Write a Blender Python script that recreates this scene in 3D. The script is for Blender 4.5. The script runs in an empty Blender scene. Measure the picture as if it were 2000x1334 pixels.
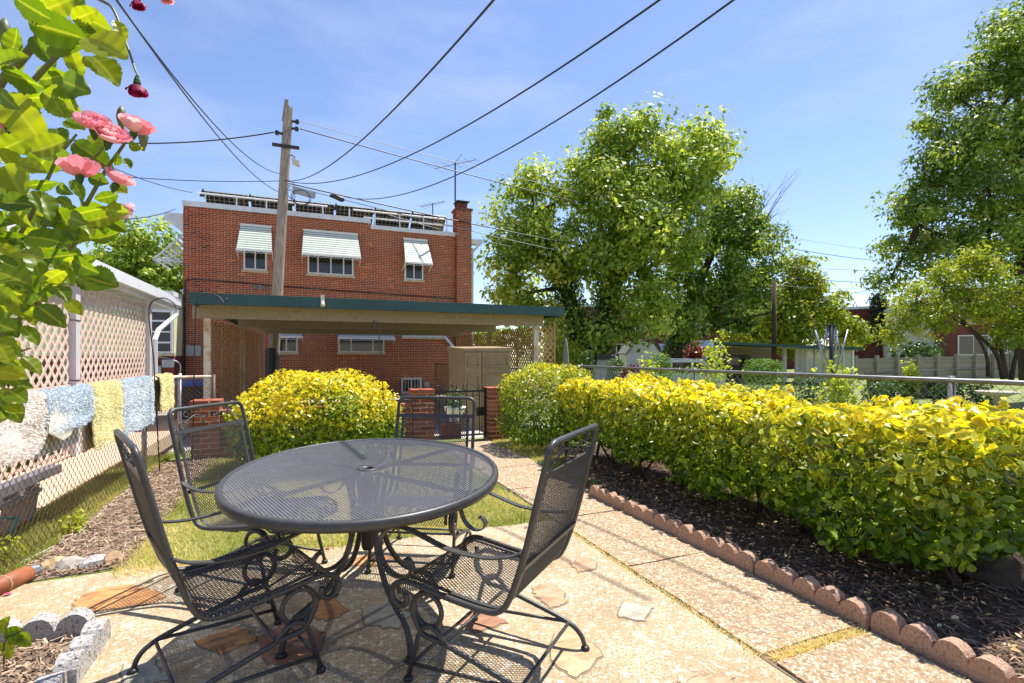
import bpy, math, random
import numpy as np
from mathutils import Vector, Matrix, noise
random.seed(7); RG = np.random.default_rng(7)
R = math.radians
S = bpy.context.scene
C = S.collection
# ---------------------------------------------------------------- camera, sky, sun, exposure
TH = R(22.4); F0 = 992.0; CX = 1000.0; YH = 694.0; H = 1.3     # the yard runs along +Y; the camera is turned 22.4 deg to the right
ct, st = math.cos(TH), math.sin(TH)
cd = bpy.data.cameras.new('camera'); co = bpy.data.objects.new('camera', cd); C.objects.link(co)
cd.sensor_width = 36; cd.lens = 36*F0/2000; cd.shift_y = (YH-667)/2000; cd.clip_start = .05; cd.clip_end = 2000
co.location = (0, 0, H); co.rotation_euler = (R(90), 0, -TH); S.camera = co
SUN = Vector((.40, .18, 1)).normalized()
w = bpy.data.worlds.new('World'); S.world = w; w.use_nodes = True
nt = w.node_tree; sky = nt.nodes.new('ShaderNodeTexSky'); sky.sky_type = 'NISHITA'; sky.sun_disc = False
sky.sun_elevation = math.asin(SUN.z); sky.sun_rotation = math.atan2(SUN.x, SUN.y)
sky.altitude = 0; sky.air_density = 1.0; sky.dust_density = .2; sky.ozone_density = 3.0
bg = nt.nodes['Background']; bg.inputs['Strength'].default_value = .11
mx_ = nt.nodes.new('ShaderNodeMix'); mx_.data_type = 'RGBA'; mx_.blend_type = 'MULTIPLY'; mx_.inputs[0].default_value = 1; mx_.inputs[7].default_value = (.99, .925, .99, 1)
nt.links.new(sky.outputs[0], mx_.inputs[6]); tc_ = nt.nodes.new('ShaderNodeTexCoord'); mp_ = nt.nodes.new('ShaderNodeMapping'); mp_.inputs['Scale'].default_value = (1.2, 1.2, 4.0); mp_.inputs['Rotation'].default_value = (.3, .2, .5)
nt.links.new(tc_.outputs['Generated'], mp_.inputs[0]); ns_ = nt.nodes.new('ShaderNodeTexNoise'); ns_.inputs['Scale'].default_value = 2.0; ns_.inputs['Detail'].default_value = 8; ns_.inputs['Roughness'].default_value = .6; nt.links.new(mp_.outputs[0], ns_.inputs['Vector'])
cr_ = nt.nodes.new('ShaderNodeMapRange'); cr_.inputs[1].default_value = .48; cr_.inputs[2].default_value = .78; cr_.inputs[4].default_value = .22; nt.links.new(ns_.outputs['Fac'], cr_.inputs[0])
cl_ = nt.nodes.new('ShaderNodeMix'); cl_.data_type = 'RGBA'; cl_.inputs[7].default_value = (5.5, 5.7, 6.2, 1); nt.links.new(cr_.outputs[0], cl_.inputs[0]); nt.links.new(mx_.outputs[2], cl_.inputs[6]); nt.links.new(cl_.outputs[2], bg.inputs[0])
sd = bpy.data.lights.new('sun', 'SUN'); sd.energy = 4.6; sd.angle = R(.55); sd.color = (1, .965, .905)
so = bpy.data.objects.new('sun', sd); C.objects.link(so); so.rotation_euler = SUN.to_track_quat('Z', 'Y').to_euler(); so.location = (8, -2, 14)
S.view_settings.view_transform = 'Standard'; S.view_settings.look = 'None'; S.view_settings.gamma = 1
S.view_settings.exposure = .92
S.render.resolution_x = 1024; S.render.resolution_y = 683
S.cycles.max_bounces = 8; S.cycles.transparent_max_bounces = 12
# ---------------------------------------------------------------- where a point of the place lies
def at(px, py, d):                      # at depth d metres in front of the camera
    x = (px-CX)/F0*d
    return Vector((x*ct+d*st, -x*st+d*ct, H-(py-YH)/F0*d))
def gp(px, py, z=0.0): return at(px, py, F0*(H-z)/(py-YH))
def c2w(x, d, z=0.0): return Vector((x*ct+d*st, -x*st+d*ct, z))
def wy(px, py, Y):                      # on the wall plane y = Y
    r = (px-CX)/F0; X = Y*math.tan(TH+math.atan(r)); d = X*st+Y*ct
    return Vector((X, Y, H-(py-YH)/F0*d))
def wx(px, py, X):
    r = (px-CX)/F0; Y = X/math.tan(TH+math.atan(r)); d = X*st+Y*ct
    return Vector((X, Y, H-(py-YH)/F0*d))
def gz(y):                              # the yard falls a little towards the alley
    t = min(max((y-7.2)/2.6, 0), 1); return -.3*t*t*(3-2*t)
# ---------------------------------------------------------------- materials
def srgb(h):
    h = h.lstrip('#'); c = [int(h[i:i+2], 16)/255 for i in (0, 2, 4)]
    return tuple(((x+.055)/1.055)**2.4 if x > .04 else x/12.92 for x in c)
class NT:
    def __init__(s, name):
        s.m = bpy.data.materials.new(name); s.m.use_nodes = True; s.t = s.m.node_tree
        s.b = s.t.nodes['Principled BSDF']; s.o = s.t.nodes['Material Output']; s.co = None
    def n(s, ty, **k):
        q = s.t.nodes.new('ShaderNode'+ty)
        for a, v in k.items():
            if a in q.inputs: q.inputs[a].default_value = v
            else: setattr(q, a, v)
        return q
    def l(s, a, b): s.t.links.new(a, b)
    def coord(s, sc=(1, 1, 1), kind='Object'):
        c = s.n('TexCoord'); mp = s.n('Mapping'); mp.inputs['Scale'].default_value = sc
        s.l(c.outputs[kind], mp.inputs[0]); return mp.outputs[0]
    def noise(s, scale, co=None, detail=5, rough=.6, dist=0):
        q = s.n('TexNoise', Scale=scale, Detail=detail, Roughness=rough, Distortion=dist)
        s.l(co if co else s.coord(), q.inputs['Vector']); return q.outputs['Fac']
    def ramp(s, fac, stops):
        q = s.n('ValToRGB'); e = q.color_ramp.elements
        while len(e) < len(stops): e.new(.5)
        for k, (p, c) in enumerate(stops): e[k].position = p; e[k].color = (*c, 1)
        s.l(fac, q.inputs[0]); return q.outputs[0]
    def mix(s, f, a, b, mode='MIX'):
        q = s.n('Mix', data_type='RGBA', blend_type=mode)
        for v, i in ((f, 0), (a, 6), (b, 7)):
            if hasattr(v, 'is_output'): s.l(v, q.inputs[i])
            else: q.inputs[i].default_value = v if i == 0 else (*v, 1)
        return q.outputs[2]
    def math(s, op, a, b=0.0):
        q = s.n('Math', operation=op)
        for v, i in ((a, 0), (b, 1)):
            if hasattr(v, 'is_output'): s.l(v, q.inputs[i])
            else: q.inputs[i].default_value = v
        return q.outputs[0]
    def attr(s, name): return s.n('Attribute', attribute_name=name).outputs['Fac']
    def bump(s, h, st=.3, d=.01):
        q = s.n('Bump', Strength=st, Distance=d); s.l(h, q.inputs['Height']); s.l(q.outputs[0], s.b.inputs['Normal'])
    def col(s, c):
        if hasattr(c, 'is_output'): s.l(c, s.b.inputs['Base Color'])
        else: s.b.inputs['Base Color'].default_value = (*c, 1)
    def rough(s, v):
        if hasattr(v, 'is_output'): s.l(v, s.b.inputs['Roughness'])
        else: s.b.inputs['Roughness'].default_value = v
def pm(name, c1, c2=None, scale=8, rough=.6, bump=0, metal=0, sc=(1, 1, 1), bd=.01, lo=.3, hi=.7, spec=.5, detail=5):
    t = NT(name); c2 = c2 or tuple(x*.75 for x in c1)
    f = t.noise(scale, t.coord(sc), detail)
    t.col(t.ramp(f, [(lo, c2), (hi, c1)])); t.rough(rough); t.b.inputs['Metallic'].default_value = metal
    t.b.inputs['Specular IOR Level'].default_value = spec
    if bump: t.bump(f, bump, bd)
    return t.m
def leafmat(name, dark, mid, light, edge=None, trans=.45, rough=.42, tcol=1.5, spec=.4, tint=(1.05, .98, .46)):
    t = NT(name); c = t.ramp(t.attr('rnd'), [(.08, dark), (.5, mid), (.92, light)])
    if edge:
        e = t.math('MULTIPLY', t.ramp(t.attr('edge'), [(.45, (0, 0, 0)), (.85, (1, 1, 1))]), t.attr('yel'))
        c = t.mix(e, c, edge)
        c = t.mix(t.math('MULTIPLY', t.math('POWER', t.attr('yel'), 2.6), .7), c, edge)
    t.col(c); t.rough(rough); t.b.inputs['Specular IOR Level'].default_value = spec
    tr = t.n('BsdfTranslucent'); br = t.mix(1.0, c, tuple(tcol*q for q in tint), 'MULTIPLY'); t.l(br, tr.inputs[0])
    mx = t.n('MixShader', Fac=trans); t.l(t.b.outputs[0], mx.inputs[1]); t.l(tr.outputs[0], mx.inputs[2]); t.l(mx.outputs[0], t.o.inputs[0])
    return t.m
M = {}
M['iron'] = pm('charcoal_iron', (.062, .060, .058), (.042, .040, .039), 30, .4, .05, spec=.4)
M['ironmesh'] = pm('charcoal_mesh', (.16, .16, .175), (.12, .12, .13), 30, .38, .05)
M['iron_flat'] = pm('wrought_black', (.018, .018, .02), (.01, .01, .011), 30, .45)
M['hookiron'] = pm('hook_iron', (.03, .028, .026), (.015, .014, .013), 30, .5)
def brickmat(name, cs):
    t = NT(name); r = t.attr('rnd'); oi = t.n('ObjectInfo').outputs['Random']
    c = t.ramp(r, cs); f = t.noise(35, t.coord(), 4)
    c = t.mix(t.math('MULTIPLY', f, .55), c, tuple(x*.55 for x in cs[2][1])); gp_ = t.n('NewGeometry').outputs['Position']; wn_ = t.noise(.55, gp_, 6, .7); c = t.mix(t.math('MULTIPLY', t.ramp(wn_, [(.52, (0, 0, 0)), (.7, (1, 1, 1))]), .13), c, srgb('#c9a592')); c = t.mix(t.math('MULTIPLY', t.ramp(wn_, [(.3, (1, 1, 1)), (.46, (0, 0, 0))]), .35), c, srgb('#5f382c'))
    t.col(c); t.rough(.86); t.bump(f, .35, .004); t.b.inputs['Specular IOR Level'].default_value = .25; return t.m
M['brick'] = brickmat('red_brick', [(0, srgb('#4f2c2a')), (.14, srgb('#833b2a')), (.55, srgb('#a3462c')), (.86, srgb('#b85632')), (1, srgb('#e07e46'))])
M['brick2'] = brickmat('pillar_brick', [(0, srgb('#74403a')), (.3, srgb('#965343')), (.6, srgb('#a65d47')), (1, srgb('#bd7152'))])
M['mortar'] = pm('mortar', srgb('#cdb696'), srgb('#b39c7c'), 12, .95, .3)
M['white'] = pm('white_paint', (.74, .74, .74), (.66, .66, .67), 6, .45)
M['whitealu'] = pm('white_aluminium', (.78, .78, .80), (.68, .68, .70), 4, .38)
M['postwhite'] = pm('lilac_white_post', srgb('#d8d2d4'), srgb('#c3bcc0'), 4, .45)
M['coping'] = pm('coping_paint', srgb('#e2e3e6'), srgb('#bfc2c8'), 3, .55)
M['sill'] = pm('limestone_sill', srgb('#cdbb98'), srgb('#a8977a'), 9, .85)
M['glass'] = pm('window_glass', (.02, .025, .025), (.012, .014, .015), 3, .06, spec=.8)
M['blind'] = pm('window_blind', srgb('#4c4b45'), srgb('#403f3a'), 3, .6)
M['awngreen'] = pm('awning_green', srgb('#8ea68f'), srgb('#7f9882'), 4, .45)
M['awnwhite'] = pm('awning_white', (.82, .80, .74), (.75, .73, .68), 4, .45)
M['solar'] = pm('solar_cell', (.012, .014, .02), (.008, .009, .014), 4, .25)
M['solarback'] = pm('solar_backsheet', srgb('#8d8776'), srgb('#6f6a5d'), 4, .5)
M['railgalv'] = pm('weathered_rail', srgb('#8e8c8a'), srgb('#6c6967'), 14, .5, .05, .6)
M['galv'] = pm('galvanised_steel', srgb('#b4b5b6'), srgb('#8c8d90'), 14, .42, .05, .75)
M['greypaint'] = pm('grey_box_paint', srgb('#a9adb3'), srgb('#8e9298'), 6, .5)
M['rustwire'] = pm('rusty_wire', srgb('#6d5345'), srgb('#4a3a33'), 40, .6, 0, .35)
M['galvwire'] = pm('galvanised_wire', srgb('#a39f9b'), srgb('#77726e'), 30, .5, 0, .5)
M['green_metal'] = pm('dark_green_fascia', srgb('#2a5250'), srgb('#224442'), 3, .45, .05)
M['beige_metal'] = pm('beige_roof_pan', srgb('#a89a7e'), srgb('#8d8068'), 20, .55, .1)
M['tanlat'] = pm('tan_lattice_vinyl', srgb('#dcc4b4'), srgb('#c9ae9d'), 5, .55)
M['brownlat'] = pm('brown_lattice_wood', srgb('#cc9f72'), srgb('#a87f58'), 10, .75, .2)
M['rustpost'] = pm('rust_stained_post', srgb('#d9cfc0'), srgb('#b58a58'), 5, .6, .1, lo=.3, hi=.55)
M['shed'] = pm('taupe_shed_plastic', srgb('#a68b68'), srgb('#947a5a'), 5, .6, .05)
M['sheddark'] = pm('dark_gap', (.03, .028, .025), None, 5, .8)
M['polewood'] = pm('weathered_pole_wood', srgb('#b8aa9b'), srgb('#6e5d4f'), 5, .9, .8, 0, (9, 9, .6), .02)
M['plank'] = pm('weathered_plank', srgb('#a29383'), srgb('#7d6f61'), 6, .85, .4, 0, (4, 4, .8))
M['cable'] = pm('black_cable', (.02, .022, .026), None, 5, .5)
M['cablegrey'] = pm('bare_wire', (.33, .33, .34), None, 5, .5)
M['bark'] = pm('tree_bark', srgb('#5c4c3f'), srgb('#342a23'), 7, .95, .9, 0, (3, 3, .7), .04)
M['stem'] = pm('shrub_stem', srgb('#5d4635'), srgb('#33261d'), 9, .9, .4)
M['yellowsiding'] = pm('pale_yellow_shingle', srgb('#dfe0b4'), srgb('#c7c68f'), 5, .8, .1)
M['red'] = pm('red_sling', (.6, .02, .05), (.5, .015, .04), 5, .5)
M['bluelid'] = pm('blue_bin_lid', srgb('#3d5aa8'), srgb('#30488c'), 5, .45)
M['binblack'] = pm('dark_bin_plastic', (.03, .028, .03), (.02, .02, .02), 5, .5)
M['teal'] = pm('teal_rope', srgb('#2f9d84'), srgb('#1f7a68'), 30, .7)
M['terracotta'] = pm('terracotta_pipe', srgb('#a8623c'), srgb('#7a4429'), 9, .6, .1)
M['greyalu'] = pm('grey_rail_metal', srgb('#8b8d97'), srgb('#6d6f79'), 6, .4, 0, .4)
M['cream'] = pm('cream_siding', srgb('#dedcd2'), srgb('#c8c6bc'), 5, .7)
M['roofgrey'] = pm('grey_shingle_roof', srgb('#8a8680'), srgb('#5f5b57'), 14, .9, .4)
M['blueawn'] = pm('blue_white_awning', srgb('#a8c8e8'), srgb('#7ea8d4'), 4, .5)
M['umb'] = pm('sage_umbrella_cloth', srgb('#8f9a86'), srgb('#6f7a68'), 6, .8)
M['carwhite'] = pm('silver_car_paint', srgb('#d5d7da'), srgb('#c8cacd'), 3, .25, 0, .2)
M['cardark'] = pm('black_car_paint', (.015, .015, .018), None, 3, .2)
M['tyre'] = pm('tyre_rubber', (.02, .02, .02), None, 3, .8)
M['stone'] = pm('pale_stone', srgb('#b9b0a4'), srgb('#857b70'), 9, .9, .6)
M['brownrock'] = pm('brown_boulder', srgb('#5e5042'), srgb('#40362c'), 6, .9, .9, bd=.03, spec=.2)
M['woodfence'] = pm('grey_fence_boards', srgb('#a39a8c'), srgb('#7c7468'), 6, .9, .3, 0, (5, 5, .7))
M['rope'] = pm('white_cord', srgb('#c9c4ba'), srgb('#a49f95'), 8, .7)
M['lamp'] = pm('lamp_lens', srgb('#d9d2bd'), srgb('#c6bfa8'), 5, .3)
M['copper'] = pm('chimney_cap_metal', srgb('#4c4038'), srgb('#2e2823'), 5, .6, 0, .3)
def scallopmat(name, a, b, sp):
    t = NT(name); f = t.noise(75, t.coord(), 4, .75); g = t.noise(9)
    c = t.mix(t.math('MULTIPLY', g, .7), a, b); c = t.mix(t.ramp(f, [(.52, (0, 0, 0)), (.64, (1, 1, 1))]), c, sp); c = t.mix(t.ramp(f, [(.3, (1, 1, 1)), (.42, (0, 0, 0))]), c, tuple(min(1, x*1.5) for x in a))
    t.col(c); t.rough(.92); t.bump(f, 1.0, .012); return t.m
M['edgered'] = scallopmat('terracotta_edging_concrete', srgb('#c6a188'), srgb('#ae886d'), srgb('#86654f'))
M['edgegrey'] = scallopmat('grey_edging_concrete', srgb('#c9c4bf'), srgb('#a9a39e'), srgb('#57514d'))
def aggregate():
    t = NT('exposed_aggregate'); co = t.coord()
    v = t.n('TexVoronoi', Scale=68.0); t.l(co, v.inputs['Vector'])
    v2 = t.n('TexVoronoi', Scale=68.0, feature='DISTANCE_TO_EDGE'); t.l(co, v2.inputs['Vector'])
    sx = t.n('SeparateColor'); t.l(v.outputs['Color'], sx.inputs[0])
    peb = t.ramp(sx.outputs[0], [(0, srgb('#6c594a')), (.18, srgb('#a08663')), (.42, srgb('#b89f7c')), (.62, srgb('#d2c1a2')), (.8, srgb('#e4d8c0')), (.9, srgb('#a87f58')), (1, srgb('#5f5650'))])
    e = t.ramp(v2.outputs['Distance'], [(.04, (0, 0, 0)), (.2, (1, 1, 1))])
    c = t.mix(e, srgb('#8a7256'), peb); c = t.mix(t.math('MULTIPLY', t.noise(1.6), .25), c, srgb('#a8906c')); c = t.mix(t.math('MULTIPLY', t.ramp(t.noise(2.7, None, 7, .7), [(.52, (0, 0, 0)), (.72, (1, 1, 1))]), .45), c, srgb('#84694c'))
    t.col(c); t.rough(.85); t.bump(v2.outputs['Distance'], .6, .006); return t.m
M['aggregate'] = aggregate()
def patio():
    t = NT('patio_concrete'); co = t.coord(); f = t.noise(3, co, 6, .65); g = t.noise(85, co, 3, .75); g2 = t.noise(42, co, 4, .7)
    c = t.ramp(f, [(.3, srgb('#9a8768')), (.5, srgb('#b09c7b')), (.72, srgb('#c8b697'))])
    c = t.mix(t.math('MULTIPLY', t.ramp(g, [(.40, (1, 1, 1)), (.52, (0, 0, 0))]), .85), c, srgb('#80694e')); c = t.mix(t.math('MULTIPLY', t.ramp(g2, [(.55, (0, 0, 0)), (.64, (1, 1, 1))]), .75), c, srgb('#e6dccb')); c = t.mix(t.math('MULTIPLY', t.ramp(g2, [(.32, (1, 1, 1)), (.42, (0, 0, 0))]), .6), c, srgb('#97805e'))
    d_ = t.noise(2.2, co, 8, .72); c = t.mix(t.math('MULTIPLY', t.ramp(d_, [(.54, (0, 0, 0)), (.7, (1, 1, 1))]), .5), c, srgb('#8e7454'))
    s = t.noise(1.1, co, 3); c = t.mix(t.math('MULTIPLY', t.ramp(s, [(.5, (0, 0, 0)), (.72, (1, 1, 1))]), .22), c, srgb('#a87c4a'))
    t.col(c); t.rough(.88); t.bump(g2, .9, .006); return t.m
M['patio'] = patio()
M['concrete'] = pm('alley_concrete', srgb('#b9b2a6'), srgb('#a1998c'), 3, .9, .2)
M['walkconc'] = pm('tan_walk_concrete', srgb('#cbb39b'), srgb('#b39a82'), 12, .9, .3)
def flag(name, a, b, c3):
    t = NT(name); co = t.coord((1, 2.2, 1)); f = t.noise(9, co, 6, .6, .8)
    t.col(t.ramp(f, [(.32, c3), (.48, b), (.66, a)])); t.rough(.8); t.bump(f, .25, .004); return t.m
M['flag_joint'] = pm('stone_bed_mortar', srgb('#8f7e66'), srgb('#6f604c'), 30, .95, .5)
M['flag_orange'] = flag('orange_flagstone', srgb('#c8925a'), srgb('#b37c48'), srgb('#7a5a42'))
M['flag_brown'] = flag('brown_flagstone', srgb('#b8997a'), srgb('#a98867'), srgb('#8c6c50'))
M['flag_beige'] = flag('beige_flagstone', srgb('#c0aa86'), srgb('#ac946e'), srgb('#8d7858'))
M['flag_grey'] = flag('grey_flagstone', srgb('#b5ad99'), srgb('#a19a87'), srgb('#8d8674'))
M['flag_red'] = flag('rust_red_flagstone', srgb('#a87a5c'), srgb('#966a50'), srgb('#785442'))
def lawnmat():
    t = NT('lawn_soil_and_turf'); co = t.coord(); f = t.noise(1.3, co, 6); g = t.noise(28, co, 5)
    c = t.ramp(f, [(.35, srgb('#6f7a3a')), (.55, srgb('#7f8a44')), (.7, srgb('#9a8f58'))])
    c = t.mix(t.math('MULTIPLY', g, .5), c, srgb('#5a5a2c')); t.col(c); t.rough(.95); t.bump(g, .8, .02); return t.m
M['lawn'] = lawnmat()
M['soil'] = pm('dark_mulch_soil', srgb('#63503f'), srgb('#45362b'), 30, .95, .9, bd=.02)
M['dirt'] = pm('brown_mulch_soil', srgb('#8d7864'), srgb('#6c5a4a'), 30, .95, .9, bd=.02)
def chipmat(name, cs):
    t = NT(name); t.col(t.ramp(t.attr('rnd'), cs)); t.rough(.9); t.b.inputs['Specular IOR Level'].default_value = .2; return t.m
M['chips'] = chipmat('shredded_bark', [(0, srgb('#4a392e')), (.5, srgb('#725c4b')), (.85, srgb('#957a64')), (1, srgb('#b89a7c'))])
M['chips2'] = chipmat('brown_bark', [(0, srgb('#6e5846')), (.5, srgb('#957d67')), (1, srgb('#c2aa8e'))])
def fur(name, a, b):
    t = NT(name); t.col(t.ramp(t.attr('rnd'), [(0, b), (.6, a), (1, tuple(min(1, x*1.15) for x in a))])); t.rough(.95); t.b.inputs['Specular IOR Level'].default_value = .1
    return t.m
M['rugcream'] = fur('cream_shag', srgb('#f6ece4'), srgb('#e2d3c8'))
M['rugblue'] = fur('blue_grey_shag', srgb('#dbe4ea'), srgb('#b9c7d2'))
M['rugyellow'] = fur('pale_yellow_shag', srgb('#f8efbf'), srgb('#e6d79c'))
def ribmat():
    t = NT('ribbed_rug_backing'); wv = t.n('TexWave', Scale=18.0); t.l(t.coord(), wv.inputs['Vector'])
    t.col(t.ramp(wv.outputs['Fac'], [(.2, srgb('#cfc5b0')), (.6, srgb('#e9e2d2'))])); t.rough(.9); t.bump(wv.outputs['Fac'], .4, .006); return t.m
M['rugback'] = ribmat()
M['grass'] = leafmat('grass_blades', srgb('#6c7a2a'), srgb('#a3a456'), srgb('#dccb98'), trans=.4, rough=.6)
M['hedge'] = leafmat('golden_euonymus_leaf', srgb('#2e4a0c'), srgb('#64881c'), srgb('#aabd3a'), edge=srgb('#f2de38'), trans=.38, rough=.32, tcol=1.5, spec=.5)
M['maple'] = leafmat('maple_leaf', srgb('#5c7a22'), srgb('#9bb044'), srgb('#d8da74'), trans=.45, rough=.45, tcol=1.55)
M['ivy'] = leafmat('ivy_leaf', srgb('#2c4618'), srgb('#426424'), srgb('#5e8432'), trans=.3, rough=.35)
M['zelk'] = leafmat('elm_leaf', srgb('#4e6a26'), srgb('#839c44'), srgb('#c2ca68'), trans=.45, rough=.45, tcol=1.5)
M['myrtle'] = leafmat('yellow_green_leaf', srgb('#6a8022'), srgb('#98a830'), srgb('#c8bc40'), trans=.5, rough=.45, tcol=1.4)
M['redleaf'] = leafmat('red_maple_leaf', srgb('#6b2a30'), srgb('#95484a'), srgb('#b86a62'), trans=.35)
M['darkleaf'] = leafmat('boxwood_leaf', srgb('#3c5c1a'), srgb('#5e8426'), srgb('#88a63a'), trans=.35)
M['paleleaf'] = leafmat('pale_shrub_leaf', srgb('#7c8f2a'), srgb('#a3b236'), srgb('#c6cc50'), trans=.45)
M['conifer'] = leafmat('conifer_needles', srgb('#1f2c1c'), srgb('#31452a'), srgb('#47583a'), trans=.2)
M['burgundy'] = leafmat('burgundy_leaf', srgb('#4a1424'), srgb('#6a2032'), srgb('#8a3446'), trans=.3)
# ---------------------------------------------------------------- mesh building
class MB:
    def __init__(s): s.v = []; s.f = []; s.m = []; s.r = []
    def add(s, vs, fs, mi=0, r=None):
        k = len(s.v); s.v += [tuple(v) for v in vs]
        for f in fs: s.f.append([i+k for i in f]); s.m.append(mi); s.r.append(.5 if r is None else r)
        return s
    def box(s, x0, x1, y0, y1, z0, z1, mi=0, r=None, mx=None):
        vs = [Vector((x, y, z)) for z in (z0, z1) for y in (y0, y1) for x in (x0, x1)]
        if mx: vs = [mx @ v for v in vs]
        return s.add(vs, [(0, 2, 3, 1), (4, 5, 7, 6), (0, 1, 5, 4), (2, 6, 7, 3), (0, 4, 6, 2), (1, 3, 7, 5)], mi, r)
    def bar(s, a, b, w, t, up=(0, 0, 1), mi=0, r=None):
        a, b = Vector(a), Vector(b); d = (b-a).normalized(); u = Vector(up)
        if abs(d.dot(u)) > .98: u = Vector((1, 0, 0))
        sd_ = d.cross(u).normalized(); u = sd_.cross(d).normalized()
        vs = [p+sd_*(w/2*i)+u*(t/2*j) for p in (a, b) for i, j in ((-1, -1), (1, -1), (1, 1), (-1, 1))]
        return s.add(vs, [(0, 1, 2, 3), (4, 7, 6, 5), (0, 4, 5, 1), (1, 5, 6, 2), (2, 6, 7, 3), (3, 7, 4, 0)], mi, r)
    def tube(s, pts, rad, n=6, mi=0, caps=True, closed=False, r=None):
        pts = [Vector(p) for p in pts]; L = len(pts)
        rad = [rad]*L if not hasattr(rad, '__len__') else rad
        k = len(s.v); prev = None; vs = []
        for i, p in enumerate(pts):
            a = pts[i-1] if i else (pts[-1] if closed else p); b = pts[i+1] if i < L-1 else (pts[0] if closed else p)
            d = (b-a).normalized() if (b-a).length > 1e-9 else Vector((0, 0, 1))
            if prev is None:
                u = d.orthogonal().normalized()
            else:
                u = (prev-d*prev.dot(d)); u = u.normalized() if u.length > 1e-6 else d.orthogonal().normalized()
            prev = u; v_ = d.cross(u)
            vs += [p+(u*math.cos(2*math.pi*j/n)+v_*math.sin(2*math.pi*j/n))*rad[i] for j in range(n)]
        fs = []
        for i in range(L if closed else L-1):
            q = (i+1) % L
            for j in range(n): fs.append((i*n+j, i*n+(j+1) % n, q*n+(j+1) % n, q*n+j))
        if caps and not closed: fs += [tuple(range(n-1, -1, -1)), tuple(range((L-1)*n, L*n))]
        return s.add(vs, fs, mi, r)
    def strap(s, pts, w, t, side=(1, 0, 0), mi=0):
        pts = [Vector(p) for p in pts]; sd_ = Vector(side); vs = []; L = len(pts)
        for i, p in enumerate(pts):
            d = (pts[min(i+1, L-1)]-pts[max(i-1, 0)]).normalized(); nrm = d.cross(sd_).normalized()
            vs += [p+sd_*(w/2*a)+nrm*(t/2*b) for a, b in ((-1, -1), (1, -1), (1, 1), (-1, 1))]
        fs = [(0, 3, 2, 1), tuple(range(L*4-4, L*4))]
        for i in range(L-1):
            for j in range(4): fs.append((i*4+j, i*4+(j+1) % 4, i*4+4+(j+1) % 4, i*4+4+j))
        return s.add(vs, fs, mi)
    def prism(s, poly, z0, z1, mx=None, mi=0):          # polygon in x, y extruded in z (then mx)
        n = len(poly); vs = [Vector((x, y, z)) for z in (z0, z1) for x, y in poly]
        if mx: vs = [mx @ v for v in vs]
        return s.add(vs, [tuple(range(n-1, -1, -1)), tuple(range(n, 2*n))]+[(i, (i+1) % n, n+(i+1) % n, n+i) for i in range(n)], mi)
    def lathe(s, prof, n=16, mi=0, mx=None, cap=True):
        k = len(prof); vs = [Vector((r*math.cos(2*math.pi*j/n), r*math.sin(2*math.pi*j/n), z)) for r, z in prof for j in range(n)]
        if mx: vs = [mx @ v for v in vs]
        fs = [(i*n+j, i*n+(j+1) % n, i*n+n+(j+1) % n, i*n+n+j) for i in range(k-1) for j in range(n)]
        if cap: fs += [tuple(range(n-1, -1, -1)), tuple(range((k-1)*n, k*n))]
        return s.add(vs, fs, mi)
    def build(s, name, mats, parent=None, smooth=False, loc=None, rz=0, rnd=False):
        me = bpy.data.meshes.new(name); me.from_pydata(s.v, [], s.f)
        for q in (mats if isinstance(mats, (list, tuple)) else [mats]): me.materials.append(M[q] if isinstance(q, str) else q)
        if any(s.m): me.polygons.foreach_set('material_index', s.m)
        if smooth: me.polygons.foreach_set('use_smooth', [True]*len(s.f))
        if rnd: me.attributes.new('rnd', 'FLOAT', 'FACE').data.foreach_set('value', s.r)
        me.update()
        return link(name, me, parent, loc, rz)
def link(name, me, parent=None, loc=None, rz=0):
    o = bpy.data.objects.new(name, me); C.objects.link(o)
    if parent: o.parent = parent
    if loc is not None: o.location = loc
    if rz: o.rotation_euler = (0, 0, rz)
    return o
def tag(o, label, cat, group=None):
    o['label'] = label; o['category'] = cat
    if group: o['group'] = group
    return o
def thing(name, label, cat, loc=(0, 0, 0), rz=0, group=None):
    o = link(name, None, None, loc, rz); o.empty_display_size = .1; return tag(o, label, cat, group)
def stuff(o): o['kind'] = 'stuff'; return o
def struct(o): o['kind'] = 'structure'; return o
def copytree(o, parent=None):
    c = o.copy(); C.objects.link(c); c.parent = parent
    for ch in o.children: copytree(ch, c)
    return c
def spline(pts, n=8):                      # Catmull-Rom through points
    P = [Vector(p) for p in pts]; P = [P[0]*2-P[1]]+P+[P[-1]*2-P[-2]]; out = []
    for i in range(1, len(P)-2):
        a, b, c, d = P[i-1:i+3]
        for k in range(n):
            t = k/n; out.append(.5*((2*b)+(c-a)*t+(2*a-5*b+4*c-d)*t*t+(3*b-a-3*c+d)*t**3))
    return out+[P[-2]]
def npmesh(name, V, Fq, mats, parent=None, attrs=None, loc=None, smooth=False):
    """V (n,3) float, Fq (m,k) int; attrs {name: (domain, array)}"""
    me = bpy.data.meshes.new(name); m, k = Fq.shape
    me.vertices.add(len(V)); me.vertices.foreach_set('co', V.astype(np.float32).ravel())
    me.loops.add(m*k); me.loops.foreach_set('vertex_index', Fq.astype(np.int32).ravel())
    me.polygons.add(m); me.polygons.foreach_set('loop_start', np.arange(0, m*k, k, dtype=np.int32))
    for q in (mats if isinstance(mats, (list, tuple)) else [mats]): me.materials.append(M[q])
    if smooth: me.polygons.foreach_set('use_smooth', np.ones(m, bool))
    for a, (dom, arr) in (attrs or {}).items(): me.attributes.new(a, 'FLOAT', dom).data.foreach_set('value', arr.astype(np.float32))
    me.update(calc_edges=True); me.validate()
    return link(name, me, parent, loc)
def unit(a): return a/np.maximum(np.linalg.norm(a, axis=1, keepdims=True), 1e-9)
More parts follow.
